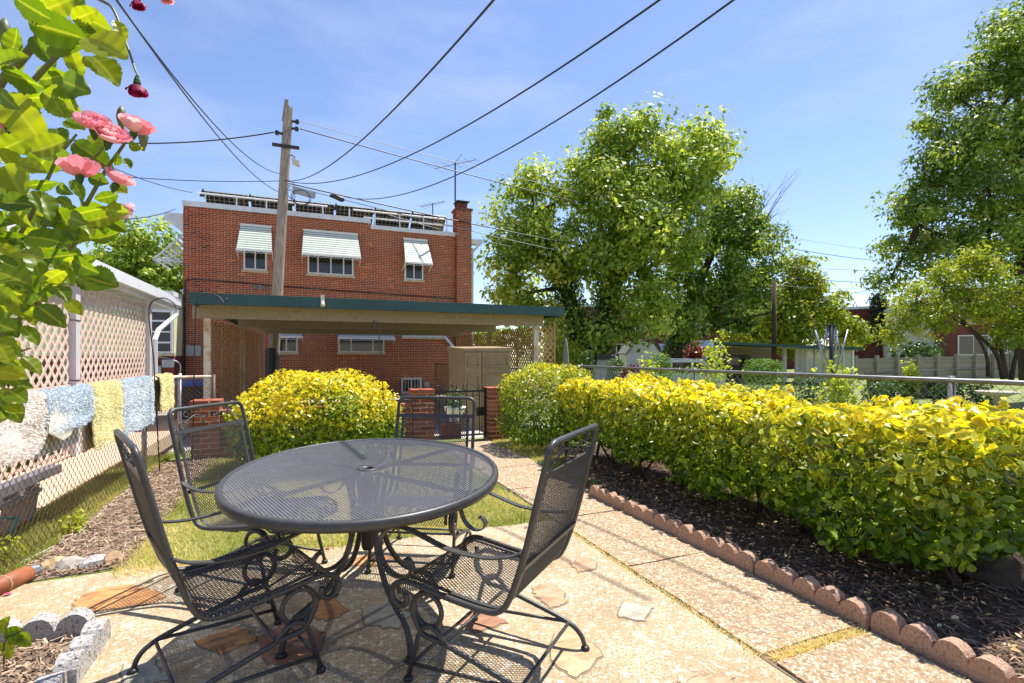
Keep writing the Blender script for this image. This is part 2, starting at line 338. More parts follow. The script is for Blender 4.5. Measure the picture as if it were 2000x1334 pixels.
def leaves(name, P, N, size, mat, parent=None, ratio=.55, T=None, rnd=None, yel=None, simple=False, fold=.12, loc=None):
    n = len(P); N = unit(N); T = RG.normal(size=(n, 3)) if T is None else T
    T = unit(T-N*(T*N).sum(1, keepdims=True)); Sd = np.cross(N, T)
    L = (size if hasattr(size, '__len__') else np.full(n, size))[:, None]; W = L*ratio
    rnd = RG.random(n) if rnd is None else rnd
    if simple:
        V = np.stack([P-T*L*.5, P+Sd*W*.5+N*W*fold, P+T*L*.5, P-Sd*W*.5+N*W*fold], 1).reshape(-1, 3)
        Fq = np.arange(n*4).reshape(-1, 4); A = {'rnd': ('FACE', rnd)}
    else:
        V = np.stack([P-T*L*.5, P-T*L*.2+Sd*W*.46+N*W*fold, P+T*L*.2+Sd*W*.42+N*W*fold, P+T*L*.5-N*L*.06,
                      P+T*L*.2-Sd*W*.42+N*W*fold, P-T*L*.2-Sd*W*.46+N*W*fold], 1).reshape(-1, 3)
        b = np.arange(n)[:, None]*6
        Fq = np.concatenate([b+np.array([0, 1, 2, 3]), b+np.array([0, 3, 4, 5])], 1).reshape(-1, 4)
        A = {'rnd': ('FACE', np.repeat(rnd, 2)), 'edge': ('POINT', np.tile(np.array([0, 1, 1, .35, 1, 1]), n))}
        if yel is not None: A['yel'] = ('FACE', np.repeat(yel, 2))
    return npmesh(name, V, Fq, mat, parent, A, loc)
# ---------------------------------------------------------------- the setting: ground, patio, walk, beds
xs = [-160, -60, -25, -10, -4, -1.6, 0, 2, 4, 8, 16, 30, 60, 120, 220]
ys = [-12, -4, 0, 3, 5, 6.5, 7.2, 7.6, 8, 8.4, 8.8, 9.2, 9.8, 12, 16, 22, 40, 80, 160, 320]
mb = MB(); mb.add([(x, y, gz(y)) for y in ys for x in xs], [(j*len(xs)+i, j*len(xs)+i+1, (j+1)*len(xs)+i+1, (j+1)*len(xs)+i) for j in range(len(ys)-1) for i in range(len(xs)-1)])
struct(mb.build('lawn', 'lawn', smooth=True))
def jag(pts, amp, n=8, seed=0):
    rr = random.Random(seed); out = []
    for i, p in enumerate(pts):
        q = pts[(i+1) % len(pts)]
        for k in range(n):
            t = k/n; out.append((p[0]+(q[0]-p[0])*t+rr.uniform(-amp, amp), p[1]+(q[1]-p[1])*t+rr.uniform(-amp, amp)))
    return out
patio = struct(MB().prism([(-1.72, -3), (1.8, -3), (1.8, 3.5)]+jag([(1.8, 3.55), (.9, 3.6), (.2, 3.62), (-.5, 3.68), (-1.0, 3.72), (-1.72, 3.66)], .018, 5, 3)[:-5]+[(-1.72, 3.66)], -.08, .012).build('patio', 'patio'))
walk = struct(MB().box(1.82, 2.62, -3, 7.3, -.09, .003).build('walkway', 'dirt'))
for a, b, x1 in ((-3, .58, 2.445), (.6, 1.55, 2.445), (1.615, 2.585, 2.445), (2.6, 3.56, 2.445), (3.575, 4.5, 2.5), (4.515, 5.42, 2.6), (5.435, 6.35, 2.61), (6.365, 7.25, 2.6)):
    p = jag([(1.835, a), (x1, a), (x1, b), (1.835, b)], .006, 5, int(a*10)+50)
    MB().prism(p, -.05, .014).build('slab', 'aggregate', walk)
struct(MB().prism(jag([(2.5, -3), (4.2, -3), (4.2, 6.3), (3.0, 6.4), (2.72, 5.0), (2.53, 4.1)], .02, 8, 5), -.05, .006).build('mulch_bed', 'soil'))
struct(MB().prism(jag([(-1.58, 3.7), (-1.05, 3.78), (-1.02, 5), (-.98, 7.3), (-1.58, 7.3)], .03, 8, 6), -.05, .006).build('fence_bed', 'dirt'))
struct(MB().prism([(-2.9, -3), (-.9, -3), (-.9, 2.88), (-2.9, 2.88)], -.05, .02).build('planter_bed', 'dirt'))
struct(MB().box(-3.0, -2.02, -3, 13, -.2, .0).build('neighbour_walk', 'walkconc')).location.z = .006
struct(MB().box(-14, 5.25, 9.9, 20.65, -.34, -.29).build('alley', 'concrete'))
struct(MB().box(1.2, 3.2, 7.72, 9.95, -.4, -.18).build('gate_landing', 'concrete'))
# flagstones let into the patio
FL = [('flag_orange', [(140, 1180), (165, 1162), (210, 1148), (262, 1143), (298, 1155), (322, 1166), (285, 1181), (215, 1190), (148, 1199)]),
      ('flag_brown', [(1115, 1100), (1140, 1088), (1168, 1098), (1158, 1114), (1130, 1118)]),
      ('flag_brown', [(1040, 1150), (1075, 1139), (1100, 1160), (1107, 1180), (1075, 1188), (1048, 1166)]),
      ('flag_grey', [(1217, 1175), (1272, 1187), (1258, 1214), (1207, 1206)]),
      ('flag_beige', [(1082, 1240), (1120, 1224), (1150, 1255), (1176, 1280), (1125, 1329), (1072, 1290)]),
      ('flag_red', [(893, 1217), (925, 1192), (960, 1200), (986, 1216), (930, 1237)]),
      ('flag_brown', [(1330, 1334), (1385, 1318), (1430, 1326), (1450, 1350), (1380, 1370)]),
      ('flag_orange', [(672, 1096), (735, 1078), (772, 1092), (740, 1106), (690, 1106)]),
      ('flag_red', [(505, 1246), (560, 1215), (640, 1235), (610, 1292), (520, 1296)]),
      ('flag_grey', [(705, 1190), (760, 1178), (800, 1200), (775, 1228), (718, 1222)]),
      ('flag_orange', [(600, 1180), (655, 1168), (680, 1195), (640, 1212), (598, 1204)]),
      ('flag_grey', [(235, 1300), (300, 1290), (330, 1330), (240, 1345)]),
      ('flag_orange', [(380, 1255), (470, 1225), (500, 1250), (430, 1280)])]
for mname, poly in FL:
    p = [gp(x, y, .012).xy for x, y in poly]; p = jag(p, .011, 5, len(mname)+int(poly[0][0]))
    MB().prism(p, -.02, .0165).build('flagstone', mname, patio)
    cx_, cy_ = sum(q[0] for q in p)/len(p), sum(q[1] for q in p)/len(p)
    MB().prism([(q[0]+(q[0]-cx_)/math.hypot(q[0]-cx_, q[1]-cy_)*.009, q[1]+(q[1]-cy_)/math.hypot(q[0]-cx_, q[1]-cy_)*.009) for q in p], -.02, .0138).build('bedding_joint', 'flag_joint', patio)
# ---------------------------------------------------------------- loose ground cover
def scatter_quads(name, P, yaw, L, W, tilt, mat, rnd, parent=None):
    n = len(P); T = np.stack([np.cos(yaw)*np.cos(tilt), np.sin(yaw)*np.cos(tilt), np.sin(tilt)], 1); Sd = np.stack([-np.sin(yaw), np.cos(yaw), RG.normal(0, .5, n)], 1); Sd = unit(Sd)
    L = L[:, None]/2; W = W[:, None]/2
    V = np.stack([P-T*L-Sd*W, P-T*L+Sd*W, P+T*L+Sd*W*.6, P+T*L-Sd*W*.6], 1).reshape(-1, 3)
    return npmesh(name, V, np.arange(n*4).reshape(-1, 4), mat, parent, {'rnd': ('FACE', rnd)})
def chips(name, n, x0, x1, y0, y1, mat, lab, keep=None, zz=.012):
    P = np.stack([RG.uniform(x0, x1, n), RG.uniform(y0, y1, n), zz+RG.random(n)*.02], 1)
    if keep is not None: P = P[keep(P)]
    n = len(P); o = scatter_quads(name, P, RG.uniform(0, 6.3, n), RG.uniform(.02, .075, n), RG.uniform(.004, .011, n), RG.normal(0, .22, n), mat, RG.random(n))
    stuff(o); o['label'] = lab; o['category'] = 'mulch'
chips('bark_mulch', 22000, 2.52, 4.1, .2, 5.6, 'chips', 'dark shredded bark mulch under the long hedge', lambda P: (P[:, 0] > 2.53+np.maximum(0, (P[:, 1]-4.1))*.25))
chips('bark_mulch', 6000, -1.56, -1.0, 3.75, 7.2, 'chips2', 'brown shredded mulch along the foot of the left fence')
chips('bark_mulch', 3500, -1.9, -.92, 1.8, 2.86, 'chips2', 'brown shredded mulch inside the grey scalloped planter', zz=.03)
def fallen(n, name, x0, x1, y0, y1, mat, lab, cat):
    P = np.stack([RG.uniform(x0, x1, n), RG.uniform(y0, y1, n), np.full(n, .034)], 1)
    N = np.stack([RG.normal(0, .35, n), RG.normal(0, .35, n), np.ones(n)], 1)
    o = stuff(leaves(name, P, N, RG.uniform(.02, .045, n), mat, yel=RG.random(n)*.5)); o['label'] = lab; o['category'] = cat
M['deadleaf'] = leafmat('dead_leaf', srgb('#a07f4a'), srgb('#c9ac6c'), srgb('#d8cfa0'), edge=srgb('#d9c79a'), trans=.1)
fallen(260, 'fallen_leaves', 2.56, 3.6, .9, 4.6, 'deadleaf', 'pale dry leaves fallen on the dark mulch', 'leaves')
def blades(name, n, x0, x1, y0, y1, lab, keep=None, h=(.018, .045), dry=.45):
    P = np.stack([RG.uniform(x0, x1, n), RG.uniform(y0, y1, n)], 1)
    if keep is not None: P = P[keep(P)]
    n = len(P); z = np.array([gz(y) for y in P[:, 1]]); hh = RG.uniform(h[0], h[1], n); yaw = RG.uniform(0, 6.3, n); w_ = RG.uniform(.0018, .0035, n)
    sx, sy = np.cos(yaw)*w_, np.sin(yaw)*w_; bx, by = RG.normal(0, .022, n), RG.normal(0, .022, n)
    V = np.stack([np.stack([P[:, 0]-sx, P[:, 1]-sy, z], 1), np.stack([P[:, 0]+sx, P[:, 1]+sy, z], 1),
                  np.stack([P[:, 0]+bx+sx*.3, P[:, 1]+by+sy*.3, z+hh], 1), np.stack([P[:, 0]+bx-sx*.3, P[:, 1]+by-sy*.3, z+hh], 1)], 1).reshape(-1, 3)
    f = np.array([noise.noise((x*1.6, y*1.6, 3)) for x, y in P]); r = np.clip(RG.random(n)*.6+f*.6+dry-.25, 0, 1)
    o = stuff(npmesh(name, V, np.arange(n*4).reshape(-1, 4), 'grass', None, {'rnd': ('FACE', r)})); o['label'] = lab; o['category'] = 'grass'
blades('grass', 60000, -1.05, 1.8, 3.6, 7.2, 'short sunlit grass between the patio and the rounded bush', dry=.6)
blades('grass', 12000, 2.63, 3.3, 4.15, 7.2, 'thin dry grass beside the walkway near the brick gate post', lambda P: P[:, 0] < 2.66+(P[:, 1]-4.1)*.3, dry=.5)
blades('grass', 24000, -2.02, -1.55, 3.2, 8.5, 'grass strip just beyond the left chain link fence', dry=.35, h=(.02, .055))
blades('grass', 30000, 4.2, 8, .5, 10, 'green lawn beyond the right chain link fence', dry=.3)
blades('grass', 1500, 1.795, 1.845, 1.6, 3.6, 'dry grass in the joint between patio and walkway', dry=.95, h=(.008, .026))
blades('grass', 1400, 1.85, 2.44, 1.553, 1.612, 'dry grass in the wide joint across the walkway', dry=.95, h=(.008, .026))
blades('grass', 260, 2.40, 2.46, .9, 4.2, 'sparse green weeds at the foot of the red edging', dry=.2, h=(.008, .03))
blades('grass', 900, -1.05, 1.7, 3.55, 3.72, 'grass fringe along the far patio edge', dry=.55, h=(.02, .06))
# ---------------------------------------------------------------- scalloped edging blocks
def scallop(n, pitch, base, thick):
    """profile along local y, extruded along x"""
    r = pitch/2; P = [(0, -.04), (n*pitch, -.04)]; top = []
    for k in range(n):
        rk = r*random.uniform(.93, 1.05)
        for j in range(9):
            a = math.pi*(1-j/8); top.append((k*pitch+r+math.cos(a)*r*.97, base+math.sin(a)*rk+random.uniform(-.0025, .0025)))
    poly = P+top[::-1]; mb = MB(); m = len(poly)
    bev = .007
    vs = [(x, y, z) for x in (0, thick) for y, z in poly]
    mb.add(vs, [tuple(range(m-1, -1, -1)), tuple(range(m, 2*m))]+[(i, (i+1) % m, m+(i+1) % m, m+i) for i in range(m)][:])
    return mb
orderw = ['nearest the lower right corner', 'second from the lower right corner', 'third from the lower right corner, midway', 'fourth from the lower right corner', 'farthest from the camera, at the grass end']
y = .925
for k, n in enumerate((5, 5, 5, 5, 4)):
    o = scallop(n, .128, .055, .062).build('edging_block', 'edgered', loc=(2.452+random.uniform(-.008, .008), y, .0), rz=R(random.uniform(-.8, .8)))
    o.rotation_euler.y = R(random.uniform(-4, 4)); o.rotation_euler.x = R(random.uniform(-.6, .6)); tag(o, 'red scalloped edging block, '+orderw[k], 'edging', 'red scalloped edging along the walkway'); y += n*.128+.012
for k, (x, yy, rz, n, lb) in enumerate(((-.90, 2.885, 90, 3, 'long row facing the patio, at the planter corner'), (-1.295, 2.88, 90, 3, 'row facing the patio, running off the left edge of the picture'), (-.885, 2.46, 0, 3, 'side row, next to the planter corner'), (-.895, 2.05, 0, 3, 'side row, lowest in the picture'))):
    o = scallop(n, .128, .05, .075).build('edging_block', 'edgegrey', loc=(x, yy, .01), rz=R(rz)); tag(o, 'grey scalloped planter block, '+lb, 'edging', 'grey scalloped edging of the planter')
# ---------------------------------------------------------------- stones, boulder, drain pipe, cord
def rock(name, loc, sx, sy, sz, mat, lab, seed, rz=0, cat='stone', group=None, sub=2):
    import bmesh
    bm = bmesh.new(); bmesh.ops.create_icosphere(bm, subdivisions=sub, radius=1)
    for v in bm.verts:
        n_ = noise.noise(v.co*1.3+Vector((seed, seed, 0)))*.45+noise.noise(v.co*3.1+Vector((0, seed, 1)))*.16; v.co *= 1+n_
        v.co = Vector((v.co.x*sx, v.co.y*sy, max(v.co.z, -.45)*sz))
    me = bpy.data.meshes.new(name); bm.to_mesh(me); bm.free(); me.materials.append(M[mat])
    o = link(name, me, None, (loc[0], loc[1], loc[2]+sz*.35), rz); return tag(o, lab, cat, group)
for k, (px, py, sx, lab, mt) in enumerate(((107, 1112, .07, 'squared tan stone beside the terracotta pipe', 'flag_beige'), (140, 1110, .085, 'white jagged stone between the tan and the round grey stone', 'stone'), (182, 1106, .08, 'round pale grey stone at the grass edge', 'edgegrey'), (222, 1100, .07, 'pinkish stone at the grass end of the stone row', 'flag_brown'))):
    p = gp(px, py); rock('stone', p, sx, sx*.75, .05, mt, lab, k*3.1+1, R(20*k), group='stones along the patio edge')
rock('boulder', c2w(*(lambda p: (p, 0))(0)) if 0 else gp(1960, 1125), .30, .2, .12, 'brownrock', 'large flat brown boulder under the near end of the hedge', 4.2, R(-30), 'boulder', sub=3)
rock('boulder', gp(1862, 1108), .12, .10, .09, 'brownrock', 'small dark round rock beside the large flat boulder', 9.2, R(10), 'boulder')
for k, (px, py) in enumerate(((1178, 905), (1205, 912), (1228, 924), (1192, 930))):
    rock('stone', gp(px, py), .06, .05, .035, 'brownrock', 'small brown stone half buried at the far end of the mulch bed, '+('left', 'middle', 'right', 'nearest')[k]+' of four', 20+k, 0, group='stones at the far end of the mulch')
a, b = gp(-30, 1158, .05), gp(52, 1122, .04)
dp = thing('drain_pipe', 'terracotta brown downspout pipe lying at the left patio edge', 'pipe', (0, 0, 0))
MB().tube([a, a.lerp(b, .6), b], .05, 12).build('pipe', 'terracotta', dp, True)
MB().tube([b+(a-b)*.62, b+(a-b)*.58], .053, 12).build('seam_band', 'flag_brown', dp, True)
q = (b-a).normalized(); mbp = MB()
for k in range(5): mbp.tube([b+q*(.0+.014*k), b+q*(.009+.014*k)], .044-.003*k, 10)
mbp.build('corrugated_end', 'galv', dp)
pts = [gp(x, y, .015) for x, y in ((40, 1100), (95, 1072), (150, 1043), (200, 1000), (225, 975), (262, 948))]
tag(MB().tube(spline(pts, 6), .005, 5).build('garden_wire', 'rope', smooth=True), 'white cord lying on the ground along the left fence', 'cord')
M['petal'] = pm('magenta_petal', (.55, .03, .22), (.42, .02, .16), 20, .5)
for k, (px, py, wh) in enumerate(((14, 1160, 'by the terracotta pipe'), (1027, 1029, 'on the patio edge behind the right chair'), (1113, 1031, 'at the joint right of the right chair'), (640, 1070, 'on the grass edge under the table'))):
    p = gp(px, py, .02); N = np.array([[.2, .1, 1.]]); o = leaves('petal', np.array([[0, 0, .0]]), N, .035, 'petal', ratio=.8, loc=p); tag(o, 'fallen magenta rose petal '+wh, 'petal', 'fallen rose petals')
# ---------------------------------------------------------------- chain link fences
def chainlink(name, A, B, z0, z1, pitch, mat, parent, r=.0018, gzf=None):
    A, B = Vector(A), Vector(B); L = (B-A).length; d = (B-A)/L; n = int(L/(pitch/2)); m = int((z1-z0)/(pitch/2)); nrm = np.array([d.y, -d.x, 0])
    i = np.arange(n)[:, None]; j = np.arange(m+1)[None, :]
    s = (i*pitch/2+np.where((j+i) % 2, pitch*.27, -pitch*.27)+pitch/2); z = z0+j*(z1-z0)/m+0*i; off = np.where((j+i) % 2, .003, -.003)
    P = np.stack([A.x+d.x*s+nrm[0]*off, A.y+d.y*s+nrm[1]*off, z+0*s], 2)
    if gzf: P[:, :, 2] += np.vectorize(gzf)(P[:, :, 1])
    a = P[:, :-1].reshape(-1, 3); b = P[:, 1:].reshape(-1, 3); t = unit(b-a); u = np.tile(nrm, (len(a), 1)); v = np.cross(t, u); k = len(a)
    ring = [(u*math.cos(q)+v*math.sin(q))*r for q in (0, 2.094, 4.189)]
    V = np.stack([a+q for q in ring]+[b+q for q in ring], 1).reshape(-1, 3); bi = np.arange(k)[:, None]*6
    Fq = np.concatenate([bi+np.array(q) for q in ((0, 1, 4, 3), (1, 2, 5, 4), (2, 0, 3, 5))], 1).reshape(-1, 4)
    return stuff(npmesh(name, V, Fq, mat, parent))
FX = -1.6
fl = thing('chain_link_fence', 'rusty brown chain link fence on the left with rugs hung over its rail', 'fence', (0, 0, 0))
RZ = 1.02
MB().tube([(FX, 1.6, RZ), (FX, 7.2, RZ), (FX, 8.35, RZ+gz(8.35)*.15), (FX+.02, 8.45, RZ-.03), (FX+.08, 8.5, RZ-.03), (-1.2, 8.5, RZ-.03)], .021, 8).build('top_rail', 'rustpost', fl, True)
chainlink('wire_mesh', (FX, 1.8, 0), (FX, 8.45, 0), .035, RZ-.01, .072, 'rustwire', fl)
chainlink('wire_mesh', (FX, 8.5, 0), (-1.2, 8.5, 0), -.2, RZ-.05, .072, 'rustwire', fl)
for y in (2.2, 6.7, 8.45): MB().tube([(FX-.01, y, -.35), (FX-.01, y, RZ+.02)], .026, 8).build('post', 'galv', fl, True)
MB().tube([(-1.2, 8.5, -.35), (-1.2, 8.5, RZ)], .026, 8).build('post', 'rustwire', fl, True)
RX = 4.05; RR = 1.13
fr = thing('chain_link_fence', 'galvanised chain link fence behind the long hedge on the right', 'fence', (0, 0, 0))
def rr(y): return RR+gz(y)*.35
MB().tube([(RX, y, rr(y)) for y in (-.5, 3, 7, 8, 9, 10, 14, 16.5)], .0165, 8).build('top_rail', 'railgalv', fr, True)
chainlink('wire_mesh', (RX, -.4, 0), (RX, 16.5, 0), .04, RR-.01, .072, 'galvwire', fr, r=.0019, gzf=lambda y: gz(y)*.35)
for y in (-.3, 2.05, 4.5, 7, 9.6, 12.4, 16.5): MB().tube([(RX+.02, y, -.35), (RX+.02, y, rr(y)+.03)], .022, 8).build('post', 'railgalv', fr, True)
# ---------------------------------------------------------------- rugs on the left rail
def rug(y0, y1, front, back, mat, lab, seed, flip=False):
    """a rug folded over the rail; local profile goes up the camera side and down the far side"""
    rr_ = random.Random(seed); t = thing('bath_rug', lab, 'rug', (FX, (y0+y1)/2, 0), 0, 'rugs hung over the fence')
    prof = [(.036+.004*math.sin(k*1.3), RZ+.02-front+front*k/9) for k in range(9)]+[(.03, RZ+.015), (.018, RZ+.033), (0, RZ+.038), (-.02, RZ+.03), (-.03, RZ+.0)]+[(-.036, RZ-back*(k+1)/5) for k in range(5)]
    ny = 14; hw = (y1-y0)/2; V = []
    for i in range(ny+1):
        u = -1+2*i/ny
        for j, (px, pz) in enumerate(prof):
            e = max(0, abs(u)-.86)/.14 if j < 3 else 0
            zz = pz+(.09*e*e*(1-j/3) if j < 3 else 0)+.012*math.sin(u*7+seed)*(1-j/19)
            V.append((px+.005*math.sin(u*5+seed+j*.2)+.006, u*hw, zz))
    m = len(prof); Fs = [(i*m+j, (i+1)*m+j, (i+1)*m+j+1, i*m+j+1) for i in range(ny) for j in range(m-1)]
    o = MB().add(V, Fs).build('backing', 'rugback', t, True)
    V = np.array(V); n = 15000
    q = np.array(Fs)[RG.integers(0, len(Fs), n)]; a, b = RG.random((n, 1)), RG.random((n, 1))
    P = (V[q[:, 0]]*(1-a)+V[q[:, 1]]*a)*(1-b)+(V[q[:, 3]]*(1-a)+V[q[:, 2]]*a)*b
    N = np.cross(V[q[:, 1]]-V[q[:, 0]], V[q[:, 3]]-V[q[:, 0]]); N = unit(N)
    N = N*np.where((N[:, :1]*(P[:, :1]*3)+N[:, 2:]*(P[:, 2:]-RZ+.1)) < 0, -1, 1)
    D = unit(N+RG.normal(0, .45, (n, 3))+np.array([0, 0, -.35])); Sd = unit(np.cross(D, RG.normal(size=(n, 3))))*.0026; l = RG.uniform(.012, .024, (n, 1))
    VV = np.stack([P-Sd, P+Sd, P+D*l+Sd*.5, P+D*l-Sd*.5], 1).reshape(-1, 3)
    stuff(npmesh('pile', VV, np.arange(n*4).reshape(-1, 4), mat, t, {'rnd': ('FACE', np.clip(RG.normal(.6, .16, n), 0, 1))}))
    return t
rug(3.2, 4.22, .36, .3, 'rugcream', 'cream white shaggy rug, leftmost on the fence rail', 1)
rug(4.26, 5.02, .27, .4, 'rugblue', 'short hanging pale blue rug between the cream and the yellow rug', 2)
rug(5.06, 5.74, .50, .5, 'rugyellow', 'large pale yellow shaggy rug between the two blue rugs', 3)
rug(5.77, 6.85, .50, .45, 'rugblue', 'wide long hanging pale blue shaggy rug', 4)
rug(7.12, 7.8, .42, .4, 'rugyellow', 'farthest pale yellow rug, next to the tall hook', 5)
def flap(poly, lab):
    P = [wx(px, py, FX+.05) for px, py in poly]; n = len(P); c = sum(P, Vector())/n
    vs = [p for p in P]+[p-Vector((.012, 0, 0)) for p in P]+[c+Vector((.008, 0, -.0)), c-Vector((.0, 0, 0))]
    fs = [(i, (i+1) % n, 2*n) for i in range(n)]+[((i+1) % n, i, n+i, n+(i+1) % n) for i in range(n)]+[(n+(i+1) % n, n+i, 2*n+1) for i in range(n)]
    o = MB().add([v for v in vs], fs).build('bath_mat', 'rugback', None)
    return tag(o, lab, 'mat', 'beige ribbed mats on the fence')
flap([(0, 815), (22, 822), (40, 845), (48, 870), (42, 895), (22, 911), (0, 893), (-25, 880), (-25, 830)], 'beige ribbed underside of a round mat at the left picture edge')
flap([(108, 778), (128, 790), (146, 812), (147, 832), (138, 850), (124, 860), (110, 853), (95, 845), (98, 815)], 'beige ribbed mat corner hanging below the short blue rug')
# ---------------------------------------------------------------- lumber leaning beyond the fence
wb = thing('sawhorse', 'grey topped wooden sawhorse tied with teal rope beyond the left fence', 'sawhorse', (0, 0, 0))
def X2(px, py, X=-1.98): return wx(px, py, X)
for (a, b) in (((8, 1075), (30, 955)), ((42, 1062), (60, 945))):
    MB().bar(X2(*a), X2(*b), .085, .085, (1, 0, 0)).build('leg', 'plank', wb)
MB().bar(X2(-60, 985), X2(108, 915), .09, .07, (0, 0, 1)).build('top_rail', 'greyalu', wb)
MB().bar(X2(-60, 1012), X2(64, 957), .12, .03, (0, 0, 1)).build('shelf_rail', 'greyalu', wb)
MB().tube(spline([X2(2, 1062, -1.9), X2(18, 1046, -1.89), X2(34, 1012, -1.89), X2(36, 1012, -1.93), X2(5, 1012, -1.9)], 5), .009, 6).build('rope', 'teal', wb, True)
# ---------------------------------------------------------------- brickwork
def courses(x0, x1, z0, z1, holes=(), hd=6, ch=.0677, bl=.2125, j=.0150):
    out = []; k = 0; z = z0
    while z+ch*.6 < z1:
        zt = min(z+ch-j, z1); L = bl/2 if k % hd == hd-1 else bl
        x = x0-(0 if k % hd == hd-1 else (bl/2 if k % 2 else 0))
        while x < x1-.01:
            a, b = max(x, x0), min(x+L-j, x1)
            if b-a > .03:
                segs = [(a, b)]
                for hx0, hx1, hz0, hz1 in holes:
                    if z < hz1 and zt > hz0:
                        ns = []
                        for p, q in segs:
                            if q <= hx0 or p >= hx1: ns.append((p, q))
                            else:
                                if hx0-p > .025: ns.append((p, hx0))
                                if q-hx1 > .025: ns.append((hx1, q))
                        segs = ns
                out += [(p, q, z, zt) for p, q in segs]
            x += L
        z += ch; k += 1
    return out
def brnd(x, z):
    r = random.random(); v = .5+.25*random.gauss(0, 1)*.6+.18*noise.noise((x*.8, z*.8, 2))
    return min(1, max(0, .05 if r < .06 else (.97 if r > .985 else v)))
BV = {}
def bvar(L, q):                      # shared brick meshes by length and shade
    key = (round(L, 2), q)
    if key not in BV:
        mb = MB().box(0, key[0], 0, .02, 0, .0572, r=q/10); me = bpy.data.meshes.new('brick'); me.from_pydata(mb.v, [], mb.f); me.materials.append(M['brick'])
        me.attributes.new('rnd', 'FLOAT', 'FACE').data.foreach_set('value', mb.r); BV[key] = me
    return BV[key]
HY = 20.7; hx0 = wy(358, 400, HY).x; hx1 = wy(921, 450, HY).x; hzt = wy(358, 392, HY).z
house = thing('brick_house', 'two storey red brick house with striped awnings and rooftop solar panels', 'house', (0, 0, 0))
def W(px0, px1, py0, py1):
    a = wy(px0, py0, HY); b = wy(px1, py1, HY); m = wy((px0+px1)/2, py0, HY); m2 = wy((px0+px1)/2, py1, HY); return (a.x, b.x, m2.z, m.z)
wins = {'ul': W(476, 521, 487, 528), 'um': W(601, 690, 499, 537), 'ur': W(790, 826, 508, 547), 'll': W(541, 581, 655, 688), 'lm': W(661, 750, 656, 688), 'lr': W(786, 864, 640, 658), 'b': W(784, 822, 739, 767)}
holes = [(a-.02, b+.02, c-.02, d+.02) for a, b, c, d in wins.values()]
xs_0 = wy(724, 440, HY).x
MB().box(hx0+.001, hx1-.001, HY+.004, HY+11, -.6, hzt-.23).build('mortar_wall', 'mortar', house)
cs = courses(hx0, hx1, -.4, hzt-.17, [*holes, (xs_0, hx1, hzt-.38, 99)])
vis = [c for c in cs if c[2] > 2.6]; rest = [c for c in cs if c[2] <= 2.6]
vis.sort(key=lambda c: c[0]); single, rest2 = vis[:300], vis[300:]
for a, b, z, zt in single:
    o = link('brick', bvar(b-a, int(brnd(a, z)*10)), house, (a, HY, z))
mb = MB()
for a, b, z, zt in rest+rest2: mb.box(a, b, HY+random.uniform(-.002, .002), HY+.02, z, zt, r=brnd(a, z))
stuff(mb.build('brickwork', 'brick', house, rnd=True))
mb = MB()
for xx, s in ((hx0, -1), (hx1, 1)):         # the side walls carry on round the corners
    for a, b, z, zt in courses(HY+.03, HY+5, -.4, hzt-.3): mb.box(xx-.012, xx+.012, a, b, z, zt, r=brnd(a, z))
stuff(mb.build('side_brickwork', 'brick', house, rnd=True))
# coping and chimney
xs_ = wy(724, 440, HY).x
MB().box(hx0-.03, xs_, HY-.05, HY+.35, hzt-.17, hzt+.01).box(xs_, hx1-.45, HY-.05, HY+.35, hzt-.38, hzt-.22).build('coping', 'coping', house)
cx0, cx1 = wy(889, 450, HY).x, wy(918, 450, HY).x
ch = MB().box(cx0+.003, cx1-.003, HY-.232, HY+.4, -.5, hzt+.78).build('chimney', 'mortar', house)
mb = MB()
for a, b, z, zt in courses(cx0, cx1, -.4, hzt+.8): mb.box(a, b, HY-.235, HY+.1, z, zt, r=brnd(a, z))
for k in range(int((hzt+1.2)/.0677)): mb.box(cx0-.008, cx0+.1, HY-.2, HY+.3, -.4+k*.0677, -.4+k*.0677+.057, r=brnd(k, 1))
stuff(mb.build('brickwork', 'brick', ch, rnd=True))
MB().box(cx0-.04, cx1+.04, HY-.27, HY+.45, hzt+.70, hzt+.80).build('crown', 'brick2', ch)
MB().box(cx0+.1, cx1-.16, HY-.12, HY+.3, hzt+.8, hzt+1.02).build('flue', 'brick2', ch)
MB().box(cx0+.02, cx1-.08, HY-.2, HY+.38, hzt+1.08, hzt+1.12).box(cx0+.12, cx0+.14, HY-.1, HY-.08, hzt+1.0, hzt+1.09).box(cx1-.2, cx1-.18, HY-.1, HY-.08, hzt+1.0, hzt+1.09).build('cap', 'copper', ch)
